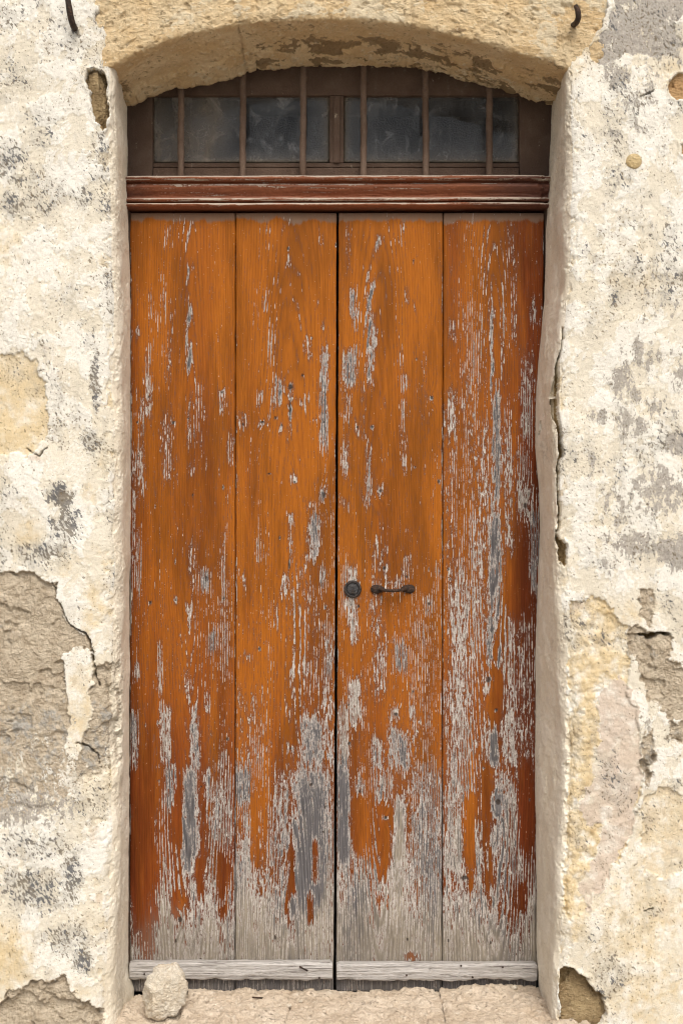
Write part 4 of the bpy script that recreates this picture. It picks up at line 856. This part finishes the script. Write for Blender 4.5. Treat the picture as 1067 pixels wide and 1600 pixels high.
# lock: rim, recessed face, key plug and keyhole
lc = P(551, 920.5, -0.0015)
lock = link('lock', lathe([(0.0236, -0.004), (0.0238, 0.002), (0.0225, 0.0055), (0.0195, 0.0065), (0.0172, 0.0058), (0.0166, 0.0035), (0.0001, 0.0033)], lc), M_LOCK, leafR)
face = link('lock_face', lathe([(0.0160, 0.002), (0.0158, 0.0048), (0.0148, 0.0056), (0.0100, 0.0060), (0.0001, 0.0062)], lc), M_LOCKIN, lock)
pc = (lc[0], lc[1], lc[2] - 0.006)
link('key_plug', lathe([(0.0066, 0.004), (0.0064, 0.0078), (0.0058, 0.0084), (0.0001, 0.0086)], pc, seg=24), M_LOCK, lock)
link('keyhole', bm_mesh(box_bm(pc[0] - 0.0010, pc[0] + 0.0010, pc[1] - 0.0092, pc[1] - 0.0080, pc[2] - 0.0045, pc[2] + 0.0045, 0.0004)), M_ROOM, lock, smooth=False)
# handle: two leaf-shaped plates and a bowed grip
h0, h1 = P(590, 920.5, -0.002), P(637, 920, -0.002)
handle = link('handle', tube(spline([(h0[0] + 0.004, -0.006, h0[2]), (h0[0] + 0.014, -0.020, h0[2] - 0.001), (0.5 * (h0[0] + h1[0]), -0.027, h0[2] - 0.003), (h1[0] - 0.014, -0.020, h1[2] - 0.001), (h1[0] - 0.004, -0.006, h1[2])], 30), [0.0052, 0.0050, 0.0048] + [0.0042] * 24 + [0.0048, 0.0050, 0.0052], 14), M_IRON, leafR)
for c, s in ((h0, -1), (h1, 1)):
    a = np.linspace(0, 2 * np.pi, 36, endpoint=False); rows = []
    for k, o in ((1.0, -0.003), (1.0, 0.002), (0.92, 0.0042), (0.6, 0.0062), (0.05, 0.0072)):
        rr = 1 / (1 + 0.25 * (1 - np.cos(a)) ** 1.0 * 0.6)
        rows.append(np.stack([c[0] - s * 0.000 + s * -0.0195 * np.cos(a) * k * (1.0), np.full(36, c[1] - o), c[2] + 0.0140 * np.sin(a) * k * (0.82 + 0.18 * np.cos(a) * -1)], -1))
    link('handle_plate', grid_mesh(np.array(rows), wrap=True, caps=True), M_IRON, handle)

# ------------------------------------------------------------------ small things
rock_c = P(258, 1545, -0.15)
me = lump((0, 0, 0), (0.112, 0.106, 0.132), 79, 2.2, 0.11, 6, 96, 0.018)
co = np.empty(len(me.vertices) * 3); me.vertices.foreach_get('co', co); co = co.reshape(-1, 3)
co[:, 0] *= 1.04 - 1.9 * np.clip(co[:, 2], -0.07, 0.07); co[:, 0] += 0.10 * co[:, 2]
co += np.array((rock_c[0], rock_c[1], 0.0)); co[:, 2] += -0.014 - co[:, 2].min(); me.vertices.foreach_set('co', co.ravel())
tag(link('rock', me, M_ROCK, origin=(rock_c[0], rock_c[1], -0.012)), 'pale limestone rock sitting on the doorstep against the left weatherboard', 'rock')

def hook(ctrl, r, label):
    pts = [P(a, b, YW - o) for a, b, o in ctrl]; path = spline(pts, 26)
    rad = [r * (0.8 + 0.25 * min(1, i / 8)) for i in range(26)]
    o = link('wall_hook', tube(path, rad, 12), M_IRON, None, origin=pts[-1]); return tag(o, label, 'hook', 'iron hooks beside the arch')
hook([(105, -12, 0.045), (108, 8, 0.044), (111, 26, 0.036), (115, 40, 0.020), (119, 46, -0.012)], 0.0075, 'long dark iron hook in the plaster left of the arch')
hook([(899, 9, 0.036), (902, 17, 0.040), (903, 27, 0.036), (900, 35, 0.022), (894, 40, -0.014)], 0.0068, 'short bent iron hook in the stone right of the arch')
tw = spline([P(394, 1556.5, -0.075), P(404, 1558, -0.078), P(417, 1558, -0.08)], 10)
tw = [(a, b, 0.0115) for a, b, c in tw]
tag(link('twig', tube(tw, [0.0016, 0.0022, 0.0023, 0.0021, 0.0024, 0.0022, 0.0023, 0.002, 0.0022, 0.0015], 8), M_IRON, None, origin=tw[0]), 'short dark twig lying on the doorstep', 'twig')

for k, (a, b, Yp, d, lab) in enumerate(((451, 1580, -0.13, 0.013, 'larger of two tiny pebbles on the doorstep between twig and door gap'), (470, 1571, -0.10, 0.009, 'smaller of two tiny pebbles on the doorstep between twig and door gap'), (803, 1545, -0.022, 0.016, 'small pebble tucked under the far right end of the weatherboard'), (700, 1572, -0.10, 0.008, 'tiny pebble on the doorstep below the plank seam of the right leaf'), (330, 1566, -0.09, 0.009, 'tiny pebble on the doorstep just right of the pale rock'))):
    x = X(a, Yp); zt = {803: 0.014}.get(a, 0.009)
    tag(link('pebble', lump((x, Yp, zt + d * 0.25), (d * 1.2, d, d * 0.8), 200 + k, 2.3, 0.14, 4, 20), M_ROCK, None, origin=(x, Yp, zt)), lab, 'pebble', 'pebbles on the doorstep')
